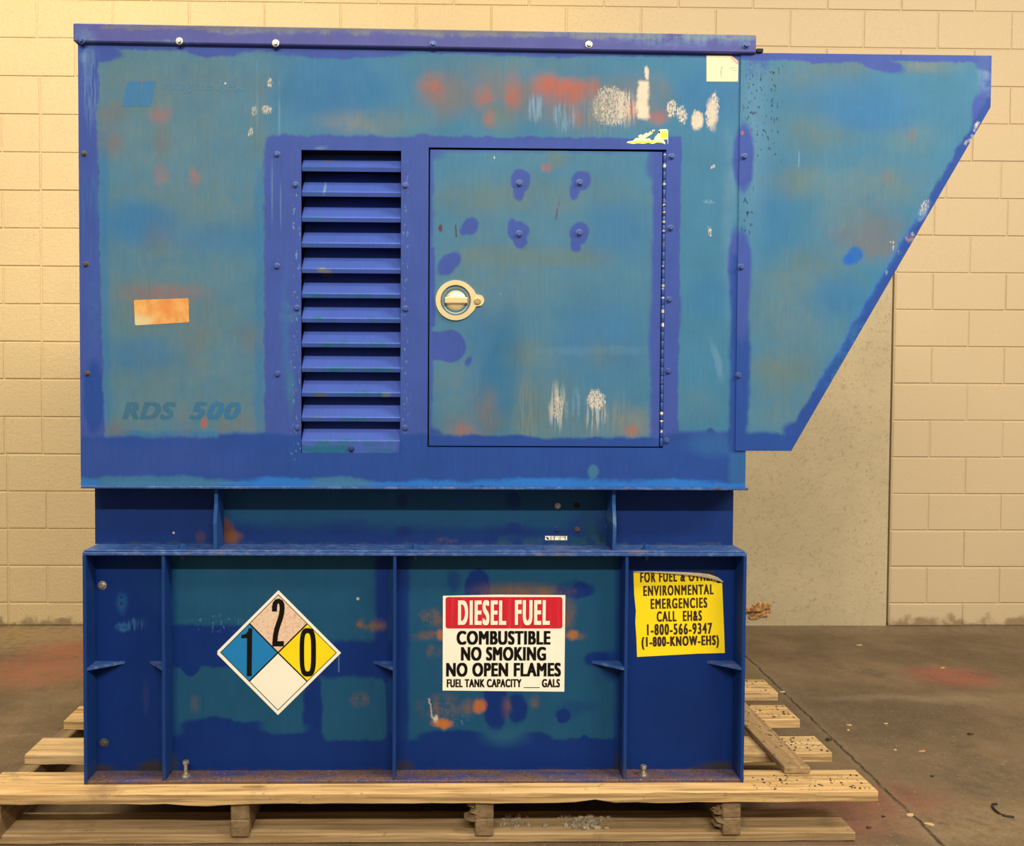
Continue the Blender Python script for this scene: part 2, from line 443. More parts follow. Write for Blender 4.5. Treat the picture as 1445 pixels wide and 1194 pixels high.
def board(name, x0, x1, y0, y1, z0, z1, mat, parent, seed, wav=.003, notch=()):
    rnd = random.Random(seed); bm = bmesh.new(); n = 44
    rows = []
    for i in range(n+1):
        t = i/n; x = x0+(x1-x0)*t
        e = .006 if i in (0, n) else 0
        wy = rnd.uniform(-wav, wav)*.6; wz = rnd.uniform(-wav, wav)*.35; wb = rnd.uniform(-wav, wav)*.5
        for a, b, d in notch:
            if a < x < b: wb += d*math.sin((x-a)/(b-a)*math.pi)**.5
        xx = x + (rnd.uniform(-.004, .004) if i in (0, n) else 0)
        rows.append([bm.verts.new(p) for p in ((xx, y0+wy+.003, z1-e*.3), (xx, y0+wy, z1-.004+wz), (xx, y0+wy*.7, z0+.003+wb), (xx, y0+.004, z0+wb), (xx, y1, z0), (xx, y1+wy, z1))])
    for a, b in zip(rows, rows[1:]):
        for k in range(6): bm.faces.new((a[k], b[k], b[(k+1) % 6], a[(k+1) % 6]))
    bm.faces.new(rows[0][::-1]); bm.faces.new(rows[-1])
    return obj(name, bm, mat, parent)
def gx(px, py): return G(px, py, ZD)
T = .034
X0 = -1.275
rows = [(gx(700, 1118).y, gx(700, 1088).y, gx(1235, 1113).x, 0), (gx(1173, 1062).y, gx(1150, 1039).y, gx(1173, 1062).x, 1),
        (gx(1128, 1015).y, gx(1110, 995).y, gx(1128, 1015).x, 0), (gx(1099, 977).y, gx(1085, 959).y, gx(1099, 977).x, 1)]
for i, (a, b, xr, wm) in enumerate(rows):
    nt = [(W(860, 1130, a).x-.10, W(860, 1130, a).x-.0, .010), (W(240, 1130, a).x, W(330, 1130, a).x, -.006)] if i == 0 else ()
    xl = X0+(.0, .005, .012, .0)[i]
    board('deck_board', xl, xr, a, b, ZD-T, ZD, WD[wm], pallet, 10+i, .003, nt)
PY0, PY1 = rows[0][0], rows[-1][1]
for j, px in enumerate((-11, 340.5, 683, 1029.5)):
    xc = W(px, 1147, PY0+.03).x if j else X0+.026
    bm = bmesh.new()
    box(bm, xc-.0265, xc+.0265, PY0+.012, PY1-.01, .075, ZD-T+.001, .003)
    box(bm, xc-.0265, xc+.0265, PY0+.008, PY1-.02, .027, .0755, .003)
    # splintered end grain chewed off by forklift tines
    rr = random.Random(j)
    if j in (2, 3):
        for q in range(9):
            z = rr.uniform(.05, ZD-T-.008); xx = xc-.024-rr.uniform(0, .022)
            prism(bm, [(xx-rr.uniform(.004, .012), z), (xx+.012, z-rr.uniform(.004, .009)), (xx+.016, z+rr.uniform(.004, .010))], PY0+.006+rr.uniform(0, .02), PY0+.05)
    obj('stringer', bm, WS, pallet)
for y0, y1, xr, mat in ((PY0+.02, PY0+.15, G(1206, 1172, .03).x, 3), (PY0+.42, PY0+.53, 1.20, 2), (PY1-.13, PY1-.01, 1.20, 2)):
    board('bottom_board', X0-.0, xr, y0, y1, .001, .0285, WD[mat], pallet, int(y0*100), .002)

# loose plank lying across the right-hand deck boards
m = Mat('gritty_plank'); g = m.noise(m.vm('MULTIPLY', m.P, (40, 2.5, 60)), 1.5, 5, .6)
c = m.mix(m.rng(g, .35, .65), (.40, .275, .15, 1), (.30, .20, .105, 1))
c = m.mix(m.rng(m.noise(m.P, 60, 4), .55, .66, 0, .6), c, (.11, .08, .05, 1))
m.bump(g, .3, .003); M_plank = m.out(c, .75, 0, .2)
a = G(1106, 1083, .179); b = G(1145, 1084, .179)
bm = bmesh.new(); box(bm, a.x+.002, b.x, a.y, 3.52, .1596, .179, .0025)
tag(obj('plank', bm, M_plank, loc=(a.x+.04, 3.0, .16)), 'loose thin gritty plank lying lengthways across the deck boards right of the generator', 'plank')

# ------------------------------------------------------------------ generator
GEN = empty('generator', (-.045, D, ZD+.0005))
tag(GEN, 'tall weathered blue diesel generator in louvred sheet metal housing on a skid tank', 'generator')
IND = pc(66, 86, 152); IND2 = pc(44, 76, 142)  # one indigo in two tones: upper sheen and dimmer foot painted in
TEAL = pc(68, 122, 146); TEALB = pc(58, 115, 154); GREY = pc(104, 126, 123); OLIVE = pc(106, 120, 106)
TAN = pc(132, 132, 116); RUST = pc(180, 98, 70); BRN = pc(118, 112, 104); CREAM = pc(226, 206, 172); PALE = pc(122, 156, 172)
FADES = {RUST, BRN, GREY, OLIVE, TAN}
BRIGHT = pc(48, 116, 188); DKFL = pc(30, 40, 60)
XL, XR = -1.0062, .9074; XHJ = .8768
ZCT, ZCB, ZBB, ZLG = 2.3237, 2.2726, 1.0259, .8279
LX0, LX1, LZ0, LZ1 = -.3774, -.0930, 1.1204, 1.9855
DX0, DX1, DZ0, DZ1 = -.0149, .6663, 1.1398, 1.9960
XTL, XTR = -1.0028, .9149
DEPTH = .90
BK = D+DEPTH
R_ = random.Random(3)

hp = [  # teal old coat
    ('b', 594, 134, 452, 60, TEAL, 3, 2, 1, None, 0, 10),
    ('b', 257, 348, 115, 276, TEAL, 3, 2, 1, None, 0, 10),
    ('b', 1000, 340, 46, 270, TEAL, 5, 1, 1, None, 0, 12),
    # chalky fade
    ('e', 260, 105, 110, 35, GREY, 18, 2, .7), ('e', 180, 150, 45, 60, GREY, 18, 2, .7), ('e', 265, 205, 90, 70, GREY, 30, 3, .75),
    ('e', 280, 290, 90, 30, GREY, 18, 3, .6), ('e', 240, 400, 100, 80, GREY, 40, 3, .8), ('e', 260, 520, 100, 80, GREY, 40, 3, .75),
    ('e', 190, 580, 40, 40, GREY, 18, 2, .7), ('e', 330, 590, 40, 30, GREY, 18, 2, .7), ('e', 200, 430, 45, 30, OLIVE, 16, 2, .5),
    ('e', 310, 335, 70, 20, TEALB, 12, 2, .5), ('e', 195, 315, 50, 30, TEALB, 14, 2, .8), ('e', 200, 500, 50, 24, TEALB, 14, 2, .5),
    ('e', 470, 130, 80, 50, TEALB, 25, 3, .7), ('b', 472, 150, 9, 40, TEALB, 5, 1, .5), ('e', 1000, 130, 45, 40, TEALB, 20, 3, .7), ('b', 257, 616, 112, 8, TEALB, 4, 2, .8),
    ('b', 366, 430, 6, 190, TEALB, 4, 1, .6), ('b', 148, 400, 6, 210, TEALB, 4, 1, .6),
    # rust bleeding through
    ('e', 157, 160, 14, 12, BRN, 8, 1, .8), ('e', 158, 198, 13, 16, BRN, 9, 1, .9), ('e', 226, 163, 11, 9, RUST, 8, 1, .55), ('e', 228, 200, 9, 16, BRN, 8, 1, .8),
    ('e', 227, 246, 8, 10, RUST, 7, 1, .5), ('e', 274, 252, 6, 10, RUST, 5, 1, .6), ('e', 222, 340, 14, 20, BRN, 10, 1, .4), ('e', 350, 475, 14, 16, BRN, 9, 1, .6),
    ('e', 288, 597, 4, 7, RUST, 3, 0, .8), ('e', 160, 608, 14, 10, BRN, 8, 1, .7), ('e', 350, 603, 16, 12, BRN, 8, 1, .7), ('e', 258, 600, 12, 20, BRN, 10, 1, .5), ('e', 280, 480, 12, 24, BRN, 10, 1, .45), ('e', 314, 603, 5, 8, BRN, 4, 0, .7),
    ('e', 228, 415, 40, 10, RUST, 8, 1, .45),
    ('b', 770, 136, 170, 26, BRN, 20, 3, .75, 'soft'), ('e', 840, 152, 60, 26, BRN, 14, 3, .75), ('e', 625, 128, 26, 20, BRN, 12, 2, .8), ('e', 700, 132, 40, 26, BRN, 16, 2, .7),
    ('e', 610, 124, 14, 14, RUST, 9, 1, .75), ('e', 682, 138, 10, 12, RUST, 7, 1, .7), ('e', 724, 132, 9, 18, RUST, 6, 2, .8), ('e', 770, 116, 14, 11, RUST, 5, 2, .95),
    ('e', 796, 122, 26, 8, RUST, 4, 2, .95), ('e', 812, 132, 16, 14, RUST, 8, 2, .8), ('e', 780, 132, 20, 12, RUST, 9, 2, .6), ('e', 838, 122, 6, 8, RUST, 4, 1, .7), ('e', 890, 155, 8, 12, RUST, 5, 2, .85),
    ('e', 926, 165, 14, 6, RUST, 4, 2, .85), ('e', 815, 164, 8, 10, RUST, 6, 1, .5),
    ('e', 708, 168, 22, 13, OLIVE, 6, 1, .9), ('e', 690, 168, 6, 8, RUST, 5, 1, .6), ('e', 490, 172, 34, 12, TAN, 8, 2, .6), ('e', 530, 177, 34, 11, TAN, 8, 2, .5), ('e', 570, 170, 40, 14, OLIVE, 10, 2, .5), ('e', 720, 90, 90, 10, OLIVE, 6, 2, .5),
    # scraped to primer
    ('e', 755, 152, 10, 18, PALE, 4, 2, .9, 'streak'), ('e', 796, 165, 14, 20, PALE, 5, 2, .9, 'streak'), ('e', 862, 150, 30, 30, CREAM, 8, 2, .75, 'speck'), ('e', 850, 160, 22, 24, TAN, 8, 2, .8, 'streak'), ('e', 882, 152, 15, 22, CREAM, 6, 2, .6, 'streak'),
    ('b', 908, 142, 8, 27, CREAM, 3, 2, .95), ('e', 913, 103, 3, 9, CREAM, 1, 2, .9), ('e', 905, 155, 10, 14, CREAM, 4, 2, .9, 'speck'),
    ('e', 948, 155, 9, 14, CREAM, 4, 2, 1, 'speck'), ('e', 962, 162, 9, 15, CREAM, 4, 2, 1, 'speck'), ('e', 984, 168, 10, 18, CREAM, 4, 2, 1, 'speck'), ('e', 1002, 166, 8, 20, CREAM, 4, 2, .95, 'speck'), ('e', 1009, 148, 8, 22, CREAM, 4, 2, .95, 'speck'), ('e', 984, 170, 8, 12, CREAM, 3, 2, .8), ('e', 1005, 160, 7, 20, CREAM, 3, 2, .7),
    ('e', 380, 117, 4, 9, CREAM, 3, 2, 1, 'speck'), ('e', 376, 155, 9, 9, CREAM, 4, 2, .9, 'speck'), ('e', 358, 157, 6, 9, CREAM, 4, 2, .8, 'speck'), ('e', 354, 186, 5, 9, CREAM, 4, 2, .8, 'speck'), ('e', 318, 117, 1.3, 2, CREAM, 1, 0, 1),
    ('b', 363, 150, 1.1, 64, PALE, 1, 0, .45, 'soft'), ('b', 394, 150, 1.4, 66, PALE, 1, 0, .5, 'soft'), ('e', 365, 170, 12, 50, OLIVE, 8, 2, .5),
    ('e', 1001, 325, 4, 9, CREAM, 3, 2, .9, 'speck'), ('e', 1000, 284, 10, 4, PALE, 3, 2, .8, 'speck'), ('e', 1005, 234, 4, 4, CREAM, 2, 2, .8, 'speck'),
    ('e', 1030, 300, 9, 120, PALE, 8, 2, .4, 'soft'), ('e', 1012, 510, 5, 26, PALE, 3, 2, .35, None, -14), ('e', 985, 570, 24, 18, GREY, 12, 2, .4), ('e', 1000, 420, 30, 30, TEALB, 14, 2, .5),
    # brushed-on indigo touch-up coat
    ('b', 590, 70, 500, 5, IND, 2, 2, 1), ('e', 480, 74, 90, 8, IND, 2, 2, 1), ('e', 300, 70, 40, 10, IND, 2, 2, 1), ('e', 130, 76, 40, 11, IND, 2, 2, 1), ('e', 760, 74, 110, 6, IND, 2, 2, 1), ('e', 1035, 78, 16, 14, IND, 4, 1, .8),
    ('b', 119, 378, 22, 330, IND, 2, 2, 1, None, -1), ('e', 124, 110, 16, 70, IND, 2, 2, 1), ('e', 132, 560, 14, 50, IND2, 3, 2, 1),
    ('e', 128, 300, 14, 60, TEALB, 6, 2, .35, 'streak'), ('e', 128, 120, 10, 50, PALE, 6, 2, .5, 'streak'), ('e', 122, 82, 8, 12, PALE, 4, 2, .5, 'blotch'), ('e', 133, 440, 8, 40, TEALB, 6, 2, .5, 'blotch'),
    ('b', 490, 445, 116, 250, IND, 3, 2, 1, None, 0, 14), ('b', 780, 202, 170, 8, IND, 2, 2, 1), ('e', 596, 194, 12, 6, IND, 2, 1, 1), ('b', 948, 410, 11, 216, IND, 2, 1, 1), ('e', 952, 222, 10, 26, IND, 3, 1, 1), ('e', 950, 440, 11, 40, IND, 3, 1, 1),
    ('b', 580, 660, 480, 42, IND2, 4, 2, 1), ('b', 640, 625, 330, 12, IND2, 4, 1, 1), ('b', 1000, 652, 60, 40, IND2, 8, 2, 1),
    ('e', 1003, 614, 7, 10, IND2, 2, 1, .9), ('e', 837, 667, 7, 11, TEAL, 2, 1, .8), ('e', 1010, 628, 40, 14, TEALB, 10, 2, .4), ('b', 1042, 662, 14, 30, TEALB, 6, 2, .5),
    ('e', 1048, 226, 14, 46, IND, 3, 1, 1), ('e', 1040, 378, 13, 56, IND, 3, 1, 1), ('b', 1040, 500, 10, 140, IND2, 4, 1, 1),
    ('e', 384, 270, 1.2, 40, PALE, 1, 0, .35), ('e', 396, 290, 1, 30, PALE, 1, 0, .35), ('e', 402, 480, 5, 70, TEALB, 5, 2, .4), ('e', 410, 545, 5, 30, TEAL, 4, 2, .6), ('e', 408, 440, 12, 14, TEAL, 6, 2, .5, 'blotch'),
    ('b', 418, 460, 5, 190, PALE, 3, 2, .6, 'chip'), ('b', 572, 430, 4, 200, PALE, 3, 2, .5, 'chip'), ('e', 452, 209, 8, 3, PALE, 2, 2, .8, 'blotch'), ('e', 150, 650, 200, 30, IND, 20, 3, .4),
    # bright overspray along the bottom lip
    ('b', 580, 684, 500, 3, BRIGHT, 2, 2, .9), ('e', 210, 682, 120, 10, TEAL, 3, 2, .8), ('e', 475, 683, 50, 10, TEAL, 3, 2, .8), ('e', 395, 682, 50, 8, BRIGHT, 3, 2, 1), ('e', 610, 682, 40, 5, BRIGHT, 3, 2, 1), ('e', 770, 682, 100, 7, BRIGHT, 3, 2, 1), ('e', 950, 682, 60, 6, BRIGHT, 3, 2, 1), ('e', 125, 683, 16, 6, BRIGHT, 3, 2, .8),
]
REG = [(-200, 280, -200, 345), (-200, 280, 345, 1400), (280, 585, -200, 400), (280, 585, 400, 1400), (585, 742, -200, 420), (742, 870, -200, 420), (870, 1500, -200, 175), (870, 1500, 175, 420), (585, 1500, 420, 1400)]
M_house = [paint('weathered_blue_panel_paint', GEN, IND, [p for p in hp if in_region(p, r)]) for r in REG]
M_ind = paint('indigo_paint', GEN, IND, [('e', 520, 400, 80, 260, PALE, 30, 2, .5, 'chip')])
M_side = paint('indigo_side_paint', GEN, IND2, [])
M_dark = plain('black_interior', (.006, .007, .010, 1), .8)

bm = bmesh.new()
holed(bm, XL, XR, ZBB, ZCT-.006, [(LX0, LX1, LZ0, LZ1), (DX0, DX1, DZ0, DZ1)], D, D+.004, [W(p, 350).x for p in (280, 585, 742, 870)], [W(600, p).z for p in (175, 345, 400, 420)])
box(bm, XL, XL+.004, D+.004, BK, ZBB, ZCT-.006)
box(bm, XR-.004, XR, D+.004, BK, ZBB, ZCT-.006)
box(bm, XL+.004, XR-.004, BK-.004, BK, ZBB, ZCT-.006)
box(bm, XL+.004, XR-.004, D+.004, BK-.004, ZCT-.01, ZCT-.006)
housing = obj('housing', bm, M_house[0], GEN)
for q in M_house[1:]: housing.data.materials.append(q)
for f in housing.data.polygons:
    c = f.center + GEN.location
    for i, r in enumerate(REG):
        if W(r[0], 350).x < c.x < W(r[1], 350).x and W(600, r[2]).z > c.z > W(600, r[3]).z: f.material_index = i
# black backing that paints in deep shade behind louvres and door gap
bm = bmesh.new(); box(bm, LX0-.03, LX1+.03, D+.125, D+.13, LZ0-.03, LZ1+.03)
box(bm, LX0-.03, LX0-.005, D+.0045, D+.125, LZ0-.03, LZ1+.03); box(bm, LX1+.005, LX1+.03, D+.0045, D+.125, LZ0-.03, LZ1+.03)
box(bm, LX0-.03, LX1+.03, D+.0045, D+.125, LZ1+.005, LZ1+.03); box(bm, LX0-.03, LX1+.03, D+.0045, D+.125, LZ0-.03, LZ0-.005)
obj('black_louvre_backing', bm, M_dark, housing)
bm = bmesh.new(); box(bm, DX0-.02, DX1+.02, D+.0285, D+.032, DZ0-.02, DZ1+.02)
for a, b, c, d in ((DX0-.02, DX0-.0005, DZ0-.02, DZ1+.02), (DX1+.0005, DX1+.02, DZ0-.02, DZ1+.02), (DX0, DX1, DZ1+.0005, DZ1+.02), (DX0, DX1, DZ0-.02, DZ0-.0005)):
    box(bm, a, b, D+.0045, D+.0285, c, d)
obj('black_door_backing', bm, M_dark, housing)

# roof cap with a folded lip, sagging a little to the right
CPX = pc(88, 90, 146); CPG = pc(124, 128, 130)
cpm = paint('chipped_indigo_cap_paint', GEN, CPX, [
    ('b', 700, 50, 400, 4.5, CPG, 3, 2, .8, 'blotch'), ('b', 740, 49, 190, 6, CPG, 3, 2, .95, 'soft'), ('b', 930, 52, 130, 6, CPG, 3, 2, .7, 'streak'), ('e', 970, 58, 110, 10, PALE, 6, 2, .4, 'blotch'), ('e', 120, 58, 16, 16, PALE, 8, 2, .35, 'blotch'), ('e', 220, 64, 60, 4, PALE, 2, 2, .4, 'blotch'), ('b', 450, 44, 300, 3, BRN, 2, 2, .7)])
bm = bmesh.new()
cl, cr = W(103, 52, D-.014).x, W(1067.5, 58, D-.014).x
box(bm, cl, cr, D-.014, BK+.014, ZCB, ZCT, .003)
for v in bm.verts: v.co.z += -(v.co.x+.05)*.0052
obj('roof_cap', bm, cpm, GEN)

# louvre slats
slat_y = [241, 276.5, 312.5, 348.8, 385, 420.2, 455, 490, 525, 560, 595, 628]
def slat_material():
    ps = []
    r = random.Random(11)
    for i, y in enumerate(slat_y):
        ps.append(('e', 445+r.uniform(-12, 20), y-4, 16+r.uniform(0, 22), 4.5, TEAL, 3, 2, .55, 'blotch'))
        if i > 4: ps.append(('b', 500, y-3, 60, 4, pc(50, 110, 130), 2, 2, .8, 'blotch'))
    ps += [('e', 457, 382, 9, 4, TAN, 2, 2, .9), ('e', 463, 222, 6, 3, BRN, 2, 2, .8), ('e', 456, 264, 2, 11, PALE, 1, 1, .9), ('e', 545, 558, 6, 3, TAN, 2, 2, .9), ('e', 452, 559, 9, 3, BRN, 2, 2, .9), ('e', 450, 588, 14, 3, BRN, 2, 2, .8, 'blotch'), ('b', 460, 634, 36, 5, pc(44, 110, 130), 2, 2, .9), ('e', 530, 636, 30, 4, pc(44, 110, 130), 2, 2, .6, 'blotch')]
    return paint('louvre_paint', GEN, pc(82, 104, 178), ps)
M_slat = slat_material()
for i, yb in enumerate(slat_y):
    zb = W(495, yb, D).z; zl = zb+5.2*SPX; last = i == len(slat_y)-1
    zc = W(495, yb+12, D).z if last else zb
    bm = bmesh.new(); th = .0018
    top = zl+.0745; dp = .086
    prof = [(D+.004, zl), (D+.004+dp, top), (D+.004+dp, top-.003), (D+.0068, zl-.003), (D+.0105, zc), (D+.0092, zc)]
    xprofile(bm, prof, LX0+.0008, LX1-.0008)
    obj('louvre_slat', bm, M_slat, housing)

# access door
dp_ = [('e', 770, 420, 150, 200, GREY, 80, 3, .35), ('e', 690, 275, 70, 18, OLIVE, 12, 3, .6), ('e', 800, 280, 90, 16, OLIVE, 10, 3, .35), ('b', 760, 362, 110, 12, OLIVE, 9, 2, .5), ('e', 850, 480, 60, 60, TEALB, 40, 3, .6), ('e', 870, 330, 40, 40, TEALB, 24, 3, .6), ('e', 690, 520, 40, 80, TEALB, 30, 3, .6),
       ('e', 690, 395, 60, 40, GREY, 24, 3, .5), ('e', 840, 495, 80, 6, PALE, 4, 2, .18), ('e', 740, 500, 24, 16, OLIVE, 9, 2, .8), ('e', 850, 500, 20, 14, OLIVE, 8, 2, .5), ('e', 640, 545, 30, 40, GREY, 18, 2, .6), ('e', 755, 560, 35, 40, OLIVE, 20, 3, .5),
       ('e', 705, 540, 26, 90, pc(44, 104, 136), 10, 1, .5, None, 10),
       ('e', 650, 605, 24, 14, BRN, 9, 2, .9), ('e', 658, 608, 12, 8, RUST, 6, 2, .5), ('e', 687, 588, 15, 28, BRN, 9, 2, .8), ('e', 690, 565, 6, 12, BRN, 5, 2, .7), ('e', 743, 585, 10, 34, TAN, 6, 2, .7, 'streak'), ('e', 800, 600, 90, 18, OLIVE, 10, 2, .5), ('e', 893, 600, 22, 18, TAN, 9, 2, .8), ('e', 890, 608, 8, 6, RUST, 5, 2, .7), ('e', 870, 585, 10, 20, TAN, 6, 2, .6, 'streak'),
       ('e', 787, 574, 12, 28, CREAM, 6, 2, .6, 'streak'), ('e', 787, 574, 8, 24, CREAM, 4, 2, .6, 'speck'), ('e', 841, 565, 15, 18, CREAM, 6, 2, .9, 'speck'), ('e', 840, 580, 13, 24, CREAM, 6, 2, .6, 'streak'), ('e', 812, 572, 5, 18, PALE, 4, 2, .7, 'streak'), ('e', 840, 610, 8, 16, TAN, 5, 2, .5, 'streak'),
       ('e', 772, 237, 6, 5, RUST, 3, 2, .8), ('e', 785, 225, 12, 8, OLIVE, 5, 2, .7), ('e', 700, 220, 6, 2, CREAM, 1, 2, .7, 'chip', -40),
       ('b', 787, 290, .9, 20, pc(90, 50, 40), .6, 1, .9, 'blotch', 9), ('e', 622, 323, 3, 5, pc(100, 50, 40), 1.5, 2, .9), ('b', 643, 325, 1, 9, pc(90, 50, 40), .6, 1, .8), ('e', 700, 418, 8, 2, CREAM, 1, 2, .8, 'chip', -30),
       ('b', 606, 420, 5, 215, IND, 3, 1, .9), ('b', 932, 420, 13, 215, IND, 4, 2, 1), ('e', 924, 230, 12, 24, IND, 4, 1, .8), ('e', 922, 470, 6, 60, IND, 4, 1, .8), ('b', 770, 626, 168, 9, IND2, 3, 1, 1), ('e', 690, 620, 70, 6, IND2, 3, 1, 1), ('e', 612, 620, 14, 14, IND2, 4, 1, .8), ('b', 770, 211, 168, 4, IND, 3, 1, .6), ('e', 611, 215, 14, 10, IND, 6, 1, .7), ('b', 609, 405, 5, 55, IND, 2, 1, 1),
       ('e', 734, 255, 14, 15, IND, 2, 1, 1), ('e', 731, 270, 8, 13, IND, 2, 1, 1), ('e', 820, 255, 14, 13, IND, 2, 1, 1, None, -25), ('e', 811, 270, 8, 12, IND, 2, 1, 1), ('e', 732, 326, 15, 14, IND, 2, 1, 1), ('e', 735, 340, 9, 12, IND, 2, 1, 1), ('e', 723, 316, 6, 8, IND, 2, 1, 1), ('e', 817, 329, 13, 16, IND, 2, 1, 1), ('e', 812, 346, 7, 10, IND, 2, 1, 1),
       ('e', 664, 319, 12, 12, IND, 2, 1, 1), ('e', 654, 324, 6, 7, IND, 2, 1, 1), ('e', 634, 372, 20, 12, IND, 2, 1, 1, None, -42), ('e', 634, 489, 23, 23, IND, 2, 1, 1), ('b', 617, 488, 8, 20, IND, 2, 1, 1), ('e', 661, 509, 4, 7, IND, 2, 1, 1, None, 30)]
M_door = paint('weathered_door_paint', GEN, TEAL, dp_)
bm = bmesh.new(); g_ = .0042
box(bm, DX0+g_, DX1-.011, D-.0005, D+.024, DZ0+.003, DZ1-.0065, .0012)
door = obj('door', bm, M_door, GEN)
# piano hinge
m = Mat('chipped_hinge_paint', GEN); P = m.vm('MULTIPLY', m.P, (1, 1, 1))
c = m.mix(m.rng(m.noise(m.vm('MULTIPLY', P, (10, 10, 55)), 1, 2), .57, .60), IND2, CREAM)
M_hinge = m.out(c, .5)
bm = bmesh.new(); z = DZ0+.004; k = 0; xh = DX1-.0052
while z < DZ1-.008:
    z2 = min(z+.0255, DZ1-.007); zlathe(bm, xh, D-.0005, [(.0036, z+.0006), (.0040, z+.0012), (.0040, z2-.0012), (.0036, z2-.0006)], 10); z = z2
obj('hinge', bm, M_hinge, door, smooth=True)
# slam latch
M_brass = plain('polished_latch_metal', (.93, .78, .46, 1), .30, .55, .04)
M_brass2 = plain('worn_latch_metal', (.50, .39, .20, 1), .35, .55, .1, 60)
lc = W(643, 424, D)
bm = bmesh.new(); pts = []
Rb = 28.5*SPX; ear = Vector((31.5*SPX, 0)); re = 9*SPX
for i in range(64):
    t = 2*math.pi*i/64; u = Vector((math.cos(t), math.sin(t)))
    r1 = Rb; best = r1
    # ear circle union, with a soft waist
    bq = u.dot(ear); disc = bq*bq-(ear.length_squared-re*re)
    r2 = bq+math.sqrt(disc) if disc > 0 else 0
    best = max(best, r2)
    ang = abs(math.atan2(u.y, u.x))
    if best == r1 and ang < .78: best = r1+max(0, (re+ear.length-r1)*.16*(1-(ang-.25)/.53))
    pts.append((lc.x+u.x*best, lc.z+u.y*best))
ring_in = [(lc.x+21.5*SPX*math.cos(2*math.pi*i/64), lc.z+21.5*SPX*math.sin(2*math.pi*i/64)) for i in range(64)]
ylo, yhi = D-.0008, D-.0055
va = [bm.verts.new((x, ylo, z)) for x, z in pts]
vb = [bm.verts.new((lc.x+(x-lc.x)*.985, yhi, lc.z+(z-lc.z)*.985)) for x, z in pts]
vc = [bm.verts.new((x, yhi, z)) for x, z in ring_in]; vd = [bm.verts.new((lc.x+(x-lc.x)*.93, D+.010, lc.z+(z-lc.z)*.93)) for x, z in ring_in]
for A, B in ((va, vb), (vb, vc), (vc, vd)):
    for i in range(64): bm.faces.new((A[i], A[(i+1) % 64], B[(i+1) % 64], B[i]))
bm.faces.new(vd)
latch = obj('latch', bm, M_brass, door)
latch.data.polygons.foreach_set('use_smooth', [False]*len(latch.data.polygons))
s = SPX
bm = bmesh.new()
lathe(bm, lc.x, lc.z, [(20*s, D+.0095), (20*s, D+.002), (18.6*s, D-.0008), (17.5*s, D-.0005), (16.6*s, D+.004), (12*s, D+.0045)], 40)
obj('cup_ring', bm, M_brass2, door, smooth=False)
bm = bmesh.new()
lathe(bm, lc.x, lc.z, [(14.5*s, D+.0044), (14*s, D-.001), (11*s, D-.004), (6*s, D-.0055), (1*s, D-.006)], 36)
box(bm, lc.x-15.5*s, lc.x+16.5*s, D-.0125, D-.003, lc.z-4.5*s, lc.z+4.2*s, .0022, 2)
obj('latch_handle', bm, M_brass, door)
kc = lc.x+30.5*s
bm = bmesh.new(); lathe(bm, kc, lc.z-.002, [(5.2*s, D-.0052), (5.0*s, D-.0085), (3.6*s, D-.0095), (3.2*s, D-.0085), (.5*s, D-.0085)], 24)
obj('lock_cylinder', bm, M_brass2, door)

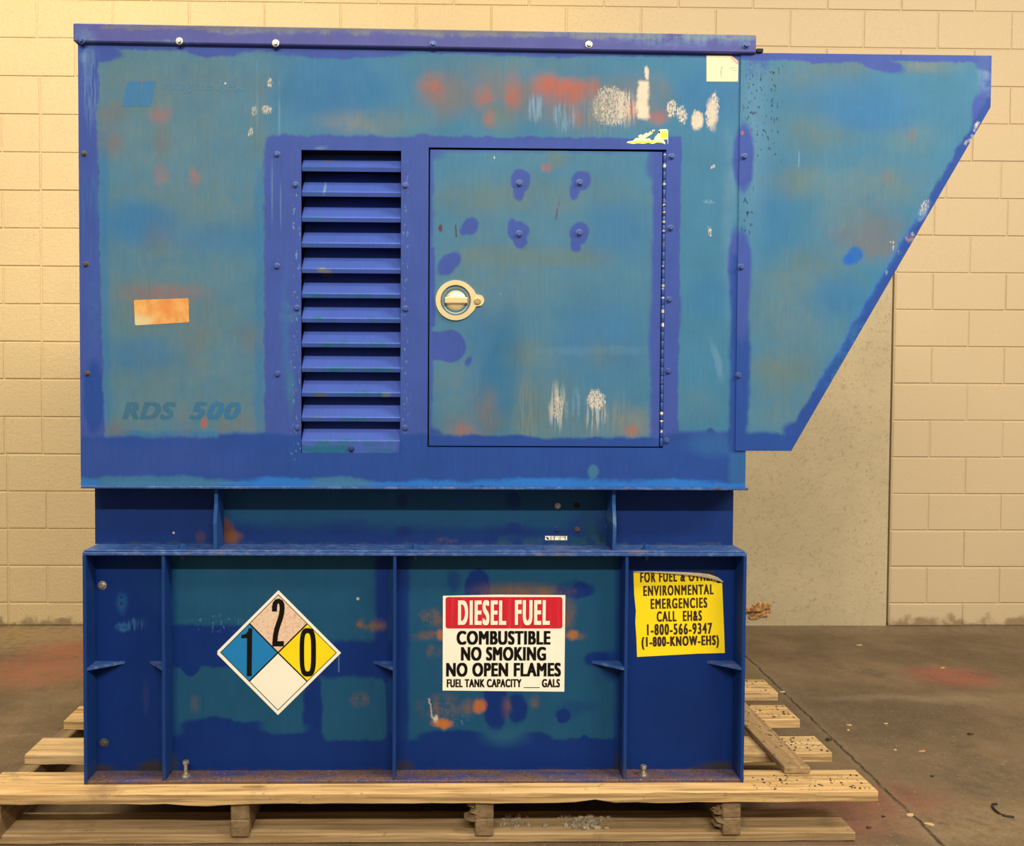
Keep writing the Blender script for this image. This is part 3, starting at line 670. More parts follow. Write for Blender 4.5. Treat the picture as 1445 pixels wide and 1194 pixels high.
# air hood on the right
hd = [('b', 1214, 350, 300, 300, TEAL, 3, 0, 0),
      ('e', 1150, 110, 50, 20, OLIVE, 12, 2, .7), ('e', 1190, 96, 30, 14, OLIVE, 8, 2, .6), ('e', 1310, 92, 34, 10, OLIVE, 6, 2, .8), ('e', 1300, 95, 14, 6, TAN, 4, 2, .6), ('e', 1140, 190, 40, 30, OLIVE, 18, 3, .5), ('e', 1170, 185, 40, 16, OLIVE, 12, 2, .4), ('e', 1285, 195, 34, 18, GREY, 14, 2, .7), ('e', 1286, 192, 6, 8, BRN, 4, 1, .8),
      ('e', 1120, 255, 30, 16, OLIVE, 8, 2, .8), ('e', 1155, 262, 50, 16, GREY, 10, 2, .7), ('e', 1245, 255, 50, 24, GREY, 16, 3, .7), ('e', 1250, 250, 7, 8, BRN, 5, 1, .7), ('e', 1265, 270, 30, 18, GREY, 12, 2, .5), ('e', 1210, 325, 40, 26, BRN, 14, 2, .7), ('e', 1250, 335, 30, 24, BRN, 14, 2, .5), ('e', 1190, 300, 26, 16, GREY, 10, 2, .6), ('e', 1235, 350, 22, 14, BRN, 9, 2, .5),
      ('e', 1130, 385, 50, 26, OLIVE, 14, 3, .7), ('e', 1100, 440, 40, 40, GREY, 24, 3, .6), ('e', 1110, 530, 50, 20, OLIVE, 10, 2, .75), ('e', 1090, 515, 30, 12, OLIVE, 8, 2, .6), ('e', 1140, 480, 50, 50, GREY, 26, 3, .5), ('e', 1100, 580, 40, 24, GREY, 16, 2, .7),
      ('e', 1200, 140, 80, 30, TEALB, 20, 3, .6), ('e', 1230, 165, 60, 24, TEALB, 16, 3, .7), ('e', 1090, 300, 30, 60, TEALB, 24, 3, .5), ('e', 1180, 420, 40, 30, TEALB, 18, 3, .6),
      ('e', 1062, 190, 18, 120, PALE, 16, 2, .3), ('b', 1075, 160, 26, 70, DKFL, 10, 2, .7, 'chip'), ('b', 1054, 290, 8, 40, DKFL, 6, 2, .8, 'chip'), ('e', 1127, 225, .9, 12, PALE, .6, 1, .7),
      # indigo border
      ('b', 1230, 81, 190, 6, IND, 2, 2, 1), ('e', 1160, 84, 50, 6, IND, 2, 2, 1), ('e', 1240, 92, 34, 9, IND, 2, 2, 1, None, 14), ('e', 1258, 96, 14, 6, IND, 2, 1, 1), ('e', 1068, 92, 16, 18, IND, 5, 2, .85, 'blotch'),
      ('b', 1392, 115, 10, 46, IND, 2, 1, 1), ('e', 1391, 102, 10, 28, PALE, 9, 2, .6, 'blotch'), ('e', 1392, 90, 16, 12, IND, 3, 1, .8), ('e', 1382, 160, 12, 26, IND, 3, 1, 1),
      ('b', 1256, 394, 13, 290, IND2, 3, 2, 1, None, 30.1), ('b', 1225, 420, 5, 150, BRIGHT, 4, 2, .25, None, 30.1), ('e', 1200, 490, 12, 60, TEALB, 6, 2, .6, 'blotch', 30.1), ('e', 1255, 420, 8, 50, PALE, 6, 2, .35, 'blotch', 30.1),
      ('b', 1090, 628, 60, 16, IND2, 4, 1, 1), ('e', 1125, 612, 22, 14, IND2, 4, 1, 1, None, 30),
      ('e', 1205, 360, 12, 11, pc(36, 100, 170), 3, 1, .9, None, -30), ('e', 1195, 368, 8, 8, pc(36, 96, 175), 3, 1, .9),
      ('e', 1303, 292, 8, 14, CREAM, 5, 2, .7, 'speck', 30), ('e', 1300, 300, 6, 16, PALE, 4, 2, .7, 'blotch', 30), ('e', 1284, 336, 6, 6, pc(190, 150, 90), 3, 2, 1, 'blotch'), ('e', 1288, 330, 3, 4, CREAM, 1, 2, 1, 'blotch'), ('b', 1376, 178, 2, 7, CREAM, 1.5, 2, 1, 'blotch', 30), ('b', 1366, 198, 2.5, 10, CREAM, 1, 2, .9, 'blotch', 30), ('e', 1263, 352, 4, 16, CREAM, 2, 2, .8, 'chip', -25), ('e', 1268, 360, 4, 6, BRN, 2, 2, .7, 'blotch'), ('e', 1250, 385, 2, 4, PALE, 1, 2, .8),
      ('e', 1049, 224, 15, 48, IND, 3, 1, 1), ('e', 1046, 380, 14, 56, IND, 3, 1, 1), ('e', 1042, 520, 16, 100, IND2, 4, 1, 1), ('e', 1046, 440, 10, 40, IND, 4, 1, 1), ('b', 1044, 590, 9, 40, IND2, 4, 1, 1), ('b', 1040, 625, 18, 14, IND2, 6, 2, .7), ('e', 1047, 188, 2, 3, RUST, 1, 0, .9)]
M_hood = paint('weathered_hood_paint', GEN, TEAL, hd)
YH = D-.0035
hp_ = [W(1047.0, 76.5, YH), W(1399.5, 78.5, YH), W(1397.5, 151, YH), W(1116.5, 636.5, YH), W(1036.5, 636, YH)]
hp_[0].x = hp_[4].x = XHJ-.001
hp_[0].z = hp_[1].z
hp_[2].x = hp_[1].x
hp_[4].z = hp_[3].z
bm = bmesh.new()
prism(bm, [(v.x, v.z) for v in hp_], YH, YH+.0028)
# side of the duct behind the front sheet: top, tip, sloping underside, floor, back
body = [(XR+.001, hp_[1].z), (hp_[1].x, hp_[1].z), (hp_[2].x, hp_[2].z), (hp_[3].x, hp_[3].z), (XR+.001, hp_[3].z)]
cxm = sum(p[0] for p in body)/5; czm = sum(p[1] for p in body)/5
for i in range(5):
    if i == 4: continue
    p, q = body[i], body[(i+1) % 5]
    dx, dz = q[0]-p[0], q[1]-p[1]; L = math.hypot(dx, dz); n = Vector((dz/L, -dx/L))
    if n.dot(Vector((cxm-p[0], czm-p[1]))) < 0: n = -n
    n *= .003
    if i == 2:     # open sloping mouth: only a turned-in flange front and back
        for y0, y1 in ((YH+.0029, D+.04), (BK-.04, BK)):
            prism(bm, [p, q, (q[0]+n.x, q[1]+n.y), (p[0]+n.x, p[1]+n.y)], y0, y1)
    else:
        prism(bm, [p, q, (q[0]+n.x, q[1]+n.y), (p[0]+n.x, p[1]+n.y)], YH+.0029, BK)
prism(bm, body, BK-.003, BK)
hood = obj('air_hood', bm, M_hood, GEN)
bm = bmesh.new(); box(bm, XR+.012, XR+.03, D-.01, D+.02, hp_[1].z+.0005, hp_[1].z+.010)
obj('black_notch_block', bm, M_dark, hood)  # black block filling the notch beside the cap end

# skid rail (channel section) under the housing
SKL = pc(28, 54, 108); SKT = pc(32, 80, 108); SKD = pc(30, 44, 96)
YW = D+.095
sk = [('b', 585, 715, 277, 34, SKT, 16, 3, .9), ('b', 700, 755, 130, 10, SKL, 8, 2, .6), ('e', 440, 750, 100, 12, SKL, 10, 2, .7), ('e', 830, 740, 30, 20, SKL, 8, 2, .7), ('e', 725, 706, 11, 11, SKL, 2, 1, .9), ('e', 725, 748, 11, 11, SKL, 2, 1, .8), ('e', 650, 708, 6, 5, pc(30, 70, 140), 2, 1, .8), ('e', 568, 706, 8, 9, SKD, 3, 1, .7), ('e', 568, 750, 9, 8, SKD, 4, 1, .7),
      ('b', 840, 750, 22, 26, pc(34, 70, 80), 8, 2, .8, 'blotch'), ('b', 780, 764, 80, 6, pc(34, 80, 90), 4, 2, .8, 'blotch'), ('e', 850, 745, 7, 20, pc(24, 34, 44), 4, 2, .8, 'blotch'),
      ('e', 320, 750, 10, 20, pc(120, 70, 46), 5, 2, .9, None, -25), ('e', 328, 758, 12, 8, pc(130, 80, 50), 5, 2, .8), ('e', 283, 757, 6, 8, pc(90, 70, 70), 4, 2, .6), ('b', 600, 769, 480, 3, pc(70, 80, 90), 2, 2, .7, 'blotch'), ('e', 245, 752, 1.5, 1.5, CREAM, 1, 0, .9), ('e', 630, 762, 14, 4, pc(90, 80, 80), 2, 2, .8, 'blotch')]
M_skid = paint('blue_skid_paint', GEN, SKL, sk, depth=YW, rough=.5, spec=.11)
def ledge_material(name, base):
    m = Mat(name, GEN); P = m.P
    a = m.noise(m.vm('MULTIPLY', P, (30, 60, 60)), 1, 6, .75)
    b = m.noise(m.vm('ADD', m.vm('MULTIPLY', P, (6, 20, 20)), (7, 3, 1)), 1, 5, .7)
    c = m.mix(m.rng(a, .46, .66), base, pc(92, 120, 162))
    c = m.mix(m.rng(b, .54, .68, 0, .8), c, pc(128, 112, 118))
    c = m.mix(m.rng(m.noise(m.vm('MULTIPLY', P, (40, 60, 60)), 1, 4), .64, .70), c, pc(90, 60, 44))
    return m.out(c, .5, 0, .4)
M_ledge = ledge_material('worn_ledge_paint', pc(46, 84, 140))
bm = bmesh.new()
x0, x1 = W(125.5, 740, D+.05).x, W(1042, 740, D+.05).x
zt = ZBB; zb = ZLG+.012
xprofile(bm, [(YW, zb), (YW, zt-.008), (YW+.01, zt-.008), (YW+.01, zb)], x0, x1)
skid = obj('skid_rail', bm, M_skid, GEN)
bm = bmesh.new(); box(bm, x0+.02, x1-.02, YW+.3, BK-.1, zb, zt-.008); 
box(bm, x0, x0+.01, YW+.01, BK-.05, zb, zt-.008); box(bm, x1-.01, x1, YW+.01, BK-.05, zb, zt-.008); box(bm, x0, x1, BK-.06, BK-.05, zb, zt-.008)
obj('skid_cross_frame', bm, M_skid, skid)
bm = bmesh.new(); box(bm, W(115, 687, D).x, W(1055, 688, D).x, D-.005, BK-.01, zt-.008, zt-.0006, .0012)
obj('top_flange', bm, M_ledge, skid)
bm = bmesh.new(); box(bm, W(118, 780, D).x, W(1052, 780, D).x, D+.001, BK-.01, ZLG+.0065, zb, .0012)
obj('bottom_flange', bm, M_ledge, skid)
M_rail2 = paint('blue_edge_paint', GEN, pc(44, 84, 136), [('e', 868, 742, 8, 16, PALE, 5, 2, .5, 'blotch')], rough=.5)
for px, tap in ((305, 0), (866, 1)):
    xc = W(px, 735, D+.02).x; bm = bmesh.new()
    za, zc_ = zb+.0005, zt-.0085
    prof = [(D+.010, za), (D+.006, zc_-.10), (D+.020, zc_-.045), (D+.020, zc_), (YW-.0003, zc_), (YW-.0003, za)]
    xprofile(bm, prof, xc-.005, xc+.005)
    obj('stiffener_plate', bm, M_rail2, skid)

# fuel tank base
YT = D+.068
TB = pc(19, 49, 108); TT = pc(32, 82, 108); TG = pc(40, 90, 112)
RB = pc(126, 92, 62); FADES.add(RB)
tk = [('b', 392, 900, 162, 210, TT, 5, 1, 1), ('b', 722, 900, 160, 210, TT, 5, 1, 1),
      # bay with the diamond
      ('e', 330, 830, 90, 30, TG, 30, 3, .3), ('b', 290, 912, 62, 30, TB, 3, 2, 1), ('b', 500, 930, 56, 26, TB, 5, 2, 1), ('b', 540, 900, 11, 140, TB, 5, 1, 1), ('e', 270, 940, 14, 14, TB, 2, 2, 1), ('e', 442, 1000, 14, 60, TB, 3, 2, 1),
      ('b', 395, 1078, 165, 44, TB, 3, 2, 1), ('e', 300, 1032, 50, 20, TB, 3, 2, 1), ('e', 350, 1036, 50, 18, TB, 3, 2, 1), ('e', 245, 1030, 14, 10, TT, 5, 2, .5), ('e', 400, 1026, 32, 10, TT, 4, 2, .9), ('b', 500, 1002, 46, 44, TT, 3, 2, 1, None, 0, 12), ('b', 238, 950, 10, 160, TB, 6, 1, .6),
      ('e', 508, 988, 8, 8, RB, 4, 2, .8, 'blotch'), ('e', 525, 882, 16, 6, RB, 4, 2, .8, 'blotch'), ('e', 508, 882, 4, 4, RB, 2, 2, .9), ('e', 275, 993, 6, 10, pc(90, 90, 80), 5, 2, .6), ('e', 505, 845, 2, 2, CREAM, 1, 0, .7), ('b', 478, 935, 1, 14, PALE, .7, 0, .4), ('e', 305, 880, 30, 10, PALE, 8, 2, .4, 'chip'),
      # bay with the red and white sign
      ('b', 568, 950, 9, 170, TB, 4, 1, .9), ('b', 722, 1080, 168, 38, TB, 3, 2, 1), ('e', 640, 1042, 55, 12, TB, 3, 2, 1), ('e', 755, 1045, 26, 12, TB, 3, 2, 1), ('e', 826, 1050, 9, 12, TB, 2, 1, 1), ('e', 700, 990, 18, 44, TB, 3, 2, 1), ('e', 730, 1000, 14, 22, TB, 3, 2, 1), ('e', 795, 1011, 10, 10, TB, 2, 1, 1), ('e', 674, 830, 18, 26, TB, 3, 2, 1), ('e', 640, 820, 10, 16, TB, 4, 2, .6), ('e', 812, 832, 28, 12, TB, 3, 2, 1), ('e', 800, 822, 12, 9, TT, 3, 2, .6),
      ('e', 845, 932, 20, 12, TB, 3, 1, 1), ('e', 865, 940, 20, 22, TB, 6, 2, .7), ('b', 876, 950, 8, 170, TB, 6, 1, .8), ('e', 810, 1002, 24, 8, TB, 6, 3, .4), ('e', 712, 1040, 30, 12, TG, 8, 2, .6),
      ('e', 730, 834, 40, 8, RB, 4, 2, .95), ('e', 775, 836, 24, 5, RB, 4, 2, .8, 'blotch'), ('e', 802, 868, 7, 16, RB, 4, 2, .8), ('e', 808, 896, 8, 6, pc(180, 110, 60), 3, 2, .9), ('e', 820, 898, 8, 4, RB, 3, 2, .6, 'blotch'), ('e', 616, 874, 8, 10, RB, 4, 2, .8, 'blotch'), ('e', 610, 897, 18, 5, RB, 4, 2, .9, 'blotch'), ('e', 622, 896, 6, 7, pc(180, 110, 60), 3, 2, .8), ('e', 600, 870, 12, 12, RB, 6, 2, .7, 'speck'), ('e', 612, 920, 8, 6, RB, 4, 2, .6, 'blotch'),
      ('e', 622, 998, 20, 12, RB, 6, 2, .8, 'blotch'), ('e', 660, 998, 8, 8, RB, 5, 2, .7), ('e', 677, 996, 9, 9, pc(190, 105, 50), 4, 2, .9), ('e', 715, 998, 5, 10, RB, 4, 2, .6), ('e', 755, 990, 5, 6, RB, 4, 2, .6), ('e', 625, 1021, 13, 6, pc(190, 110, 50), 3, 2, 1), ('e', 616, 1015, 4, 5, CREAM, 2, 2, .9, 'blotch'), ('b', 608, 1000, 1, 16, CREAM, .7, 2, .5, None, -14), ('e', 650, 1016, 14, 6, PALE, 4, 2, .4, 'chip'),
      # plain blue bays
      ('e', 172, 884, 10, 7, pc(60, 110, 150), 3, 2, .8, 'blotch'), ('e', 190, 880, 14, 8, pc(60, 110, 150), 4, 2, .7, 'streak'), ('e', 172, 850, 8, 14, pc(34, 86, 130), 4, 1, .7), ('e', 960, 1000, 60, 60, pc(19, 44, 94), 40, 3, .5), ('e', 206, 985, 4, 20, pc(50, 60, 100), 4, 2, .6),
      ('b', 580, 1090, 480, 5, pc(70, 54, 46), 3, 2, .8, 'blotch'), ('e', 140, 1085, 22, 7, pc(60, 54, 46), 4, 2, .9), ('e', 215, 1082, 20, 8, pc(60, 54, 46), 4, 2, .9), ('e', 1015, 1082, 26, 7, pc(64, 56, 46), 4, 2, .9), ('e', 570, 1082, 14, 8, pc(60, 54, 46), 4, 2, .7), ('e', 875, 1075, 10, 16, pc(50, 50, 50), 5, 2, .7), ('e', 242, 1078, 10, 14, pc(60, 60, 50), 5, 2, .7)]
M_tank = paint('patched_tank_paint', GEN, TB, tk, depth=YT, rough=.5, spec=.11)
M_tblue = paint('blue_plate_paint', GEN, pc(30, 62, 118), [('b', 580, 1098, 500, 12, pc(80, 66, 60), 8, 2, .6, 'blotch')], rough=.5, spec=.11)
m = Mat('rusty_bottom_plate', GEN); P = m.P
c = m.mix(m.rng(m.noise(m.vm('MULTIPLY', P, (5, 14, 10)), 1, 5, .7), .38, .56), pc(66, 70, 112), pc(112, 84, 70))
c = m.mix(m.rng(m.noise(P, 90, 3, .7), .52, .62, 0, .8), c, pc(84, 62, 54))
c = m.mix(m.rng(m.noise(P, 130, 3, .7), .62, .68, 0, .8), c, pc(180, 140, 116))
M_bplate = m.out(c, .65, 0, .3)
bm = bmesh.new(); zp = ZD+.0095
box(bm, XTL+.010, XTR-.010, YT, BK-.03, zp, ZLG-.003)
tank = obj('fuel_tank', bm, M_tank, GEN)
bm = bmesh.new(); box(bm, XTL, XTR, D-.002, BK, ZLG-.003, ZLG+.006, .0012); obj('tank_top_plate', bm, M_ledge, tank)
bm = bmesh.new(); box(bm, XTL+.004, XTR-.004, D+.0005, BK, ZD+.0008, zp, .0015); obj('tank_bottom_plate', bm, M_bplate, tank)
for xa, xb in ((XTL, XTL+.0095), (XTR-.0095, XTR)):
    bm = bmesh.new(); box(bm, xa, xb, D-.0012, BK-.02, ZD+.0008, ZLG-.0035, .001); obj('end_plate', bm, M_tblue, tank)
ribs = {}
for px in (230.5, 556.5, 883.5):
    xc = W(px, 945, D).x; bm = bmesh.new(); za, zc_ = zp+.0005, ZLG-.0035
    xprofile(bm, [(D+.002, za), (D+.002, zc_), (YT-.0004, zc_), (YT-.0004, za)], xc-.0045, xc+.0045)
    obj('rib', bm, M_tblue, tank); ribs[px] = xc
for xc, sgn, L in ((XTL+.0095, 1, .085), (ribs[230.5]-.0045, -1, .056), (ribs[556.5]-.0045, -1, .060), (ribs[883.5]-.0045, -1, .082), (XTR-.0095, -1, .080)):
    zg = W(600, 945, D).z; bm = bmesh.new()
    hprism(bm, [(xc, D+.004), (xc, YT-.0004), (xc+sgn*L, YT-.0004)], zg-.004, zg+.004)
    obj('gusset', bm, M_ledge, tank)

# --- fasteners
M_bolt = plain('painted_bolt', pc(62, 84, 140), .4, .1); M_boltd = plain('dark_painted_bolt', pc(36, 60, 116), .45, .1)
M_zinc = plain('zinc_bolt', (.50, .46, .40, 1), .38, .8, .15, 200); M_rustbolt = plain('rusty_bolt', (.10, .085, .085, 1), .6, .4, .4, 200)
def bolt_mesh(r=.0078):
    bm = bmesh.new()
    lathe(bm, 0, 0, [(r*1.25, -.0002), (r*1.25, -.0016), (r*1.0, -.002)], 18)
    rings = []
    for rr, y in ((r*.86, -.0019), (r*.86, -.0062), (r*.70, -.0076)):
        rings.append([bm.verts.new((rr*math.cos(math.pi/3*i+.3), y, rr*math.sin(math.pi/3*i+.3))) for i in range(6)])
    for a, b in zip(rings, rings[1:]):
        for i in range(6): bm.faces.new((a[i], a[(i+1) % 6], b[(i+1) % 6], b[i]))
    bm.faces.new(rings[-1])
    bmesh.ops.recalc_face_normals(bm, faces=bm.faces[:])
    me = bpy.data.meshes.new('bolt'); bm.to_mesh(me); bm.free(); return me
BM = {}
def bolt(px, py, y, parent, mat=M_bolt, r=.0078, label=None):
    key = (mat.name, r)
    if key not in BM:
        BM[key] = bolt_mesh(r); BM[key].materials.append(mat)
    o = link('bolt', BM[key], parent, W(px, py, y))
    if label: o['label'] = label
CAPO = bpy.data.objects['roof_cap']
for px, py, mt in ((115, 57, M_bolt), (253, 58, M_zinc), (389, 61, M_zinc), (611, 62, M_bolt), (831, 63, M_zinc), (1053, 64, M_bolt)):
    bolt(px, py, D-.0142, CAPO, mt, .0082, 'bare zinc bolt' if mt is M_zinc else None)
for px, py in ((119, 217), (121.5, 373), (123.5, 527)): bolt(px, py, D, housing, M_rustbolt, .0068)
for px, py in ((391, 218), (417, 261), (572, 262), (391, 376), (419, 435), (572.5, 436), (392, 528), (419.5, 604), (572, 604), (947.5, 221), (946, 322), (944, 423), (943, 524), (940.5, 622)):
    bolt(px, py, D, housing, M_bolt, .0075)
for px, py in ((733, 259), (818, 258), (732.5, 330.5), (817.5, 329)): bolt(px, py, D-.0005, door, M_bolt, .0085)
for px, py in ((1050, 221), (1045.5, 377), (1042, 530)): bolt(px, py, YH, hood, M_bolt, .0075)
lastslat = [o for o in housing.children if o.name.startswith('louvre_slat')][-1]
bolt(496, 633, D+.0055, housing, M_boltd, .007)
for px, py, mt in ((787, 714, M_zinc), (814.5, 747.5, M_rustbolt), (785.5, 747, M_boltd), (858, 744, M_boltd)): bolt(px, py, YW, skid, mt, .0068)
bm = bmesh.new(); hc = W(814, 713, YW); lathe(bm, hc.x, hc.z, [(.0085, YW-.0004), (.0085, YW-.002), (.0066, YW-.002), (.0062, YW-.0003), (.001, YW-.0003)], 20)
obj('drilled_hole', bm, M_dark, skid)
bolt(144.5, 826, YT, tank, M_zinc, .0105, 'bare metal plug bolt'); bolt(147, 1048, YT, tank, M_rustbolt, .0105)
bm = bmesh.new()
for py in (843, 851.5):
    hc = W(171.5, py, YT); lathe(bm, hc.x, hc.z, [(.0036, YT-.0006), (.0030, YT-.0006), (.0005, YT-.0005)], 12)
obj('screw_hole', bm, M_dark, tank)
# bolts joining skid flange to tank top plate, and levelling bolts in the bottom plate
def vbolt(px, py_top, y, zbase, up_, mat, parent, name='flange_bolt', h=.018):
    q = W(px, py_top, y); bm = bmesh.new()
    if up_ > 0:
        zlathe(bm, q.x, y, [(.013, zbase), (.013, zbase+.002)], 18); zlathe(bm, q.x, y, [(.0095, zbase+.002), (.0095, zbase+.010), (.008, zbase+.0115)], 6)
        zlathe(bm, q.x, y, [(.0055, zbase+.0115), (.0055, zbase+h)], 10)
    else:
        zlathe(bm, q.x, y, [(.010, zbase-.011), (.010, zbase)], 6); zlathe(bm, q.x, y, [(.0055, zbase-h), (.0055, zbase-.011)], 10)
    return obj(name, bm, mat, parent)
for px in (257.5, 586, 912):
    vbolt(px, 790, D+.034, ZLG-.0035, -1, M_boltd if px != 586 else M_boltd, tank)
    vbolt(px, 775, D+.034, zb, 1, M_rail2, skid, h=.013)
for px, hh in ((262, .047), (908, .03)):
    q = W(px, 1090, D+.03); bm = bmesh.new(); y = D+.03
    zlathe(bm, q.x, y, [(.015, zp), (.015, zp+.003)], 18); zlathe(bm, q.x, y, [(.010, zp+.003), (.010, zp+.010)], 6)
    zlathe(bm, q.x, y, [(.0055, zp+.010), (.0055, zp+hh-.009)], 12); zlathe(bm, q.x, y, [(.0095, zp+hh-.009), (.0095, zp+hh-.001), (.008, zp+hh)], 6)
    o = obj('anchor_bolt', bm, M_zinc, tank)

# --- stickers and signs
INK = plain('black_ink', (.008, .007, .006, 1), .6, 0, .1, 30, .08)
WHITE = plain('cream_vinyl', (.93, .915, .80, 1), .4, 0, .03, 12); WHITE2 = plain('sun_yellowed_vinyl', (.86, .81, .66, 1), .4, 0, .05, 12)
m = Mat('streaked_red_vinyl', GEN); st = m.noise(m.vm('MULTIPLY', m.P, (60, 1, 2)), 1, 3)
M_red = m.out(m.mix(m.rng(st, .5, .75, 0, .6), (.60, .010, .030, 1), (.72, .06, .09, 1)), .4)
YELL = plain('yellow_vinyl', (.95, .73, .0095, 1), .4, 0, .04, 10)
BLUEV = plain('blue_vinyl', (.006, .21, .56, 1), .4, 0, .03)
sg = YT-.0012
# red and white diesel sign
bm = bmesh.new(); pxprism(bm, [(625, 841), (660, 840.2), (700, 839.4), (797.8, 840), (796.3, 976.2), (624.6, 974.6)], sg, YT-.0002)
sign = obj('diesel_sign', bm, WHITE, GEN); sign['label'] = 'white and red DIESEL FUEL COMBUSTIBLE NO SMOKING sign'
bm = bmesh.new(); P_ = []
x0_, x1_, y0_, y1_, rr_ = 628.8, 793.8, 842.6, 887.0, 3.5
for cx_, cy_, a0 in ((x1_-rr_, y0_+rr_, -90), (x1_-rr_, y1_-rr_, 0), (x0_+rr_, y1_-rr_, 90), (x0_+rr_, y0_+rr_, 180)):
    for i in range(5):
        t = math.radians(a0+i*22.5); P_.append((cx_+rr_*math.cos(t), cy_+rr_*math.sin(t)))
pxprism(bm, P_, sg-.0005, sg)
obj('red_band', bm, M_red, sign)
f = sg-.0005
for wd, a, b, mat_, t_, bo in (('DIESEL', 646.2, 714.4, 847, 882.2, .034), ('FUEL', 726.5, 776, 847, 882.2, .034)):
    lettering('lettering', wd, a, b, mat_, t_, f, WHITE, sign, bo, space=1.25)
for wd, a, b, t_, u_, bo in (('COMBUSTIBLE', 644.3, 777, 890.2, 909.9, .058), ('NO SMOKING', 650.4, 770.7, 912.8, 932.4, .058), ('NO OPEN FLAMES', 629.5, 791.6, 935.2, 954.9, .058), ('FUEL TANK CAPACITY', 630.4, 736, 958.2, 970.0, .052), ('GALS', 764.6, 790.2, 958.2, 970.0, .052)):
    lettering('lettering', wd, a, b, t_, u_, sg, INK, sign, bo)
bm = bmesh.new(); pxprism(bm, [(739.2, 970), (761.7, 970), (761.7, 970.9), (739.2, 970.9)], sg-.0005, sg); obj('blank_line', bm, INK, sign)
# hazard diamond
bm = bmesh.new(); pxprism(bm, [(392.8, 833.0), (481.2, 921.5), (392.2, 1009.2), (306.6, 923.5), (307.0, 918.6)], sg, YT-.0002)
dia = obj('hazard_diamond', bm, WHITE, GEN); dia['label'] = 'diamond hazard placard, blue 1, faded red 2, yellow 0 and blank white'
c_, T_, R__, B_, L_ = (392.3, 921.3), (392.7, 838.6), (475.3, 921.3), (392.1, 1003), (310.6, 920.8)
bm = bmesh.new(); pxprism(bm, [T_, R__, B_, L_], sg-.0003, sg); obj('black_outline', bm, INK, dia)
m = Mat('faded_red_vinyl', GEN); nz = m.noise(m.P, 140, 4, .7)
M_pink = m.out(m.mix(m.rng(nz, .45, .7), (.80, .62, .47, 1), (.70, .34, .26, 1)), .5)
def mid_(a, b): return ((a[0]+b[0])/2, (a[1]+b[1])/2)
def shrink(q, k=.965):
    cx_ = sum(p[0] for p in q)/4; cy_ = sum(p[1] for p in q)/4
    return [(cx_+(p[0]-cx_)*k, cy_+(p[1]-cy_)*k) for p in q]
for nm, q, mt in (('red_field', [T_, mid_(T_, R__), c_, mid_(T_, L_)], M_pink), ('yellow_field', [mid_(T_, R__), R__, mid_(R__, B_), c_], YELL), ('white_field', [c_, mid_(R__, B_), B_, mid_(B_, L_)], WHITE), ('blue_field', [mid_(T_, L_), c_, mid_(B_, L_), L_], BLUEV)):
    bm = bmesh.new(); pxprism(bm, shrink(q), sg-.0006, sg-.0003); obj(nm, bm, mt, dia)
yd = sg-.0006
def px2(pts, y=yd): return [(W(a, b, y).x, W(a, b, y).z) for a, b in pts]
k_ = YT/FPX
bm = bmesh.new()      # 1
prism(bm, px2([(348.2, 954.2), (348.6, 900.5), (340.6, 900.8), (340.8, 896.2), (346.5, 894.8), (350, 890.6), (350.8, 886.6), (356.0, 886.4), (355.2, 954.2)]), yd-.0005, yd)
obj('digit', bm, INK, dia)
bm = bmesh.new()      # 2
cv = [(387.5, 863), (387.4, 857), (388.4, 851.5), (390.6, 848.8), (393.6, 848.2), (396.4, 849.8), (397.9, 853.5), (398.2, 859), (397.4, 866), (395.6, 873), (393.2, 880), (390.6, 888), (388.9, 896), (388.2, 903), (388.0, 908.5)]
stroke(bm, px2(cv), [7.2*k_ if 0 < i < 13 else 7.0*k_ for i in range(len(cv))], yd-.0005, yd)
prism(bm, px2([(384.4, 904.8), (400.6, 904.8), (400.6, 912.2), (384.2, 912.2)]), yd-.0006, yd)
obj('digit', bm, INK, dia)
bm = bmesh.new()      # 0
O1, O2 = [], []
for i in range(40):
    t = 2*math.pi*i/40
    for lst, rx, ry in ((O1, 11.6, 34.2), (O2, 4.9, 27.0)):
        e = .62; cx_ = 434.4+(0 if lst is O1 else -.3)
        lst.append((cx_+rx*math.copysign(abs(math.cos(t))**e, math.cos(t)), 920.6+ry*math.copysign(abs(math.sin(t))**e, math.sin(t))))
o1, o2 = px2(O1), px2(O2)
for i in range(40):
    j = (i+1) % 40; prism(bm, [o1[i], o1[j], o2[j], o2[i]], yd-.0005, yd)
obj('digit', bm, INK, dia)
# yellow emergency sign with its top edge peeling
bm = bmesh.new(); pxprism(bm, [(893.8, 808), (930, 806.5), (1000, 810), (1008, 815), (1013, 823.5), (1019, 822), (1020.5, 860), (1021.6, 885), (1022.8, 921.6), (985, 922.5), (899, 927.2), (898, 900), (896.5, 878), (897.3, 862), (895, 840)], sg, YT-.0002)
ys = obj('emergency_sign', bm, YELL, GEN); ys['label'] = 'curling yellow ENVIRONMENTAL EMERGENCIES phone number sign'
rt_ = math.radians(1.4)
BRINK = plain('brown_black_ink', (.035, .018, .010, 1), .5, 0, .1)
for wd, a, b, t_, u_ in (('FOR FUEL & OTHER', 903.2, 1009.5, 806.2, 820.8), ('ENVIRONMENTAL', 907.6, 1007, 825.6, 840.0), ('EMERGENCIES', 918, 998, 844, 858.6), ('CALL  EH&S', 926.6, 990.5, 862, 876.8), ('1-800-566-9347', 912.8, 1005, 879.8, 895.6), ('(1-800-KNOW-EHS)', 905.2, 1014.6, 897.5, 915.8)):
    lettering('lettering', wd, a, b, t_, u_, sg, BRINK, ys, .042, 0, rt_, space=1.28)
bm = bmesh.new()       # peeled edge rolled forward over the top line of writing
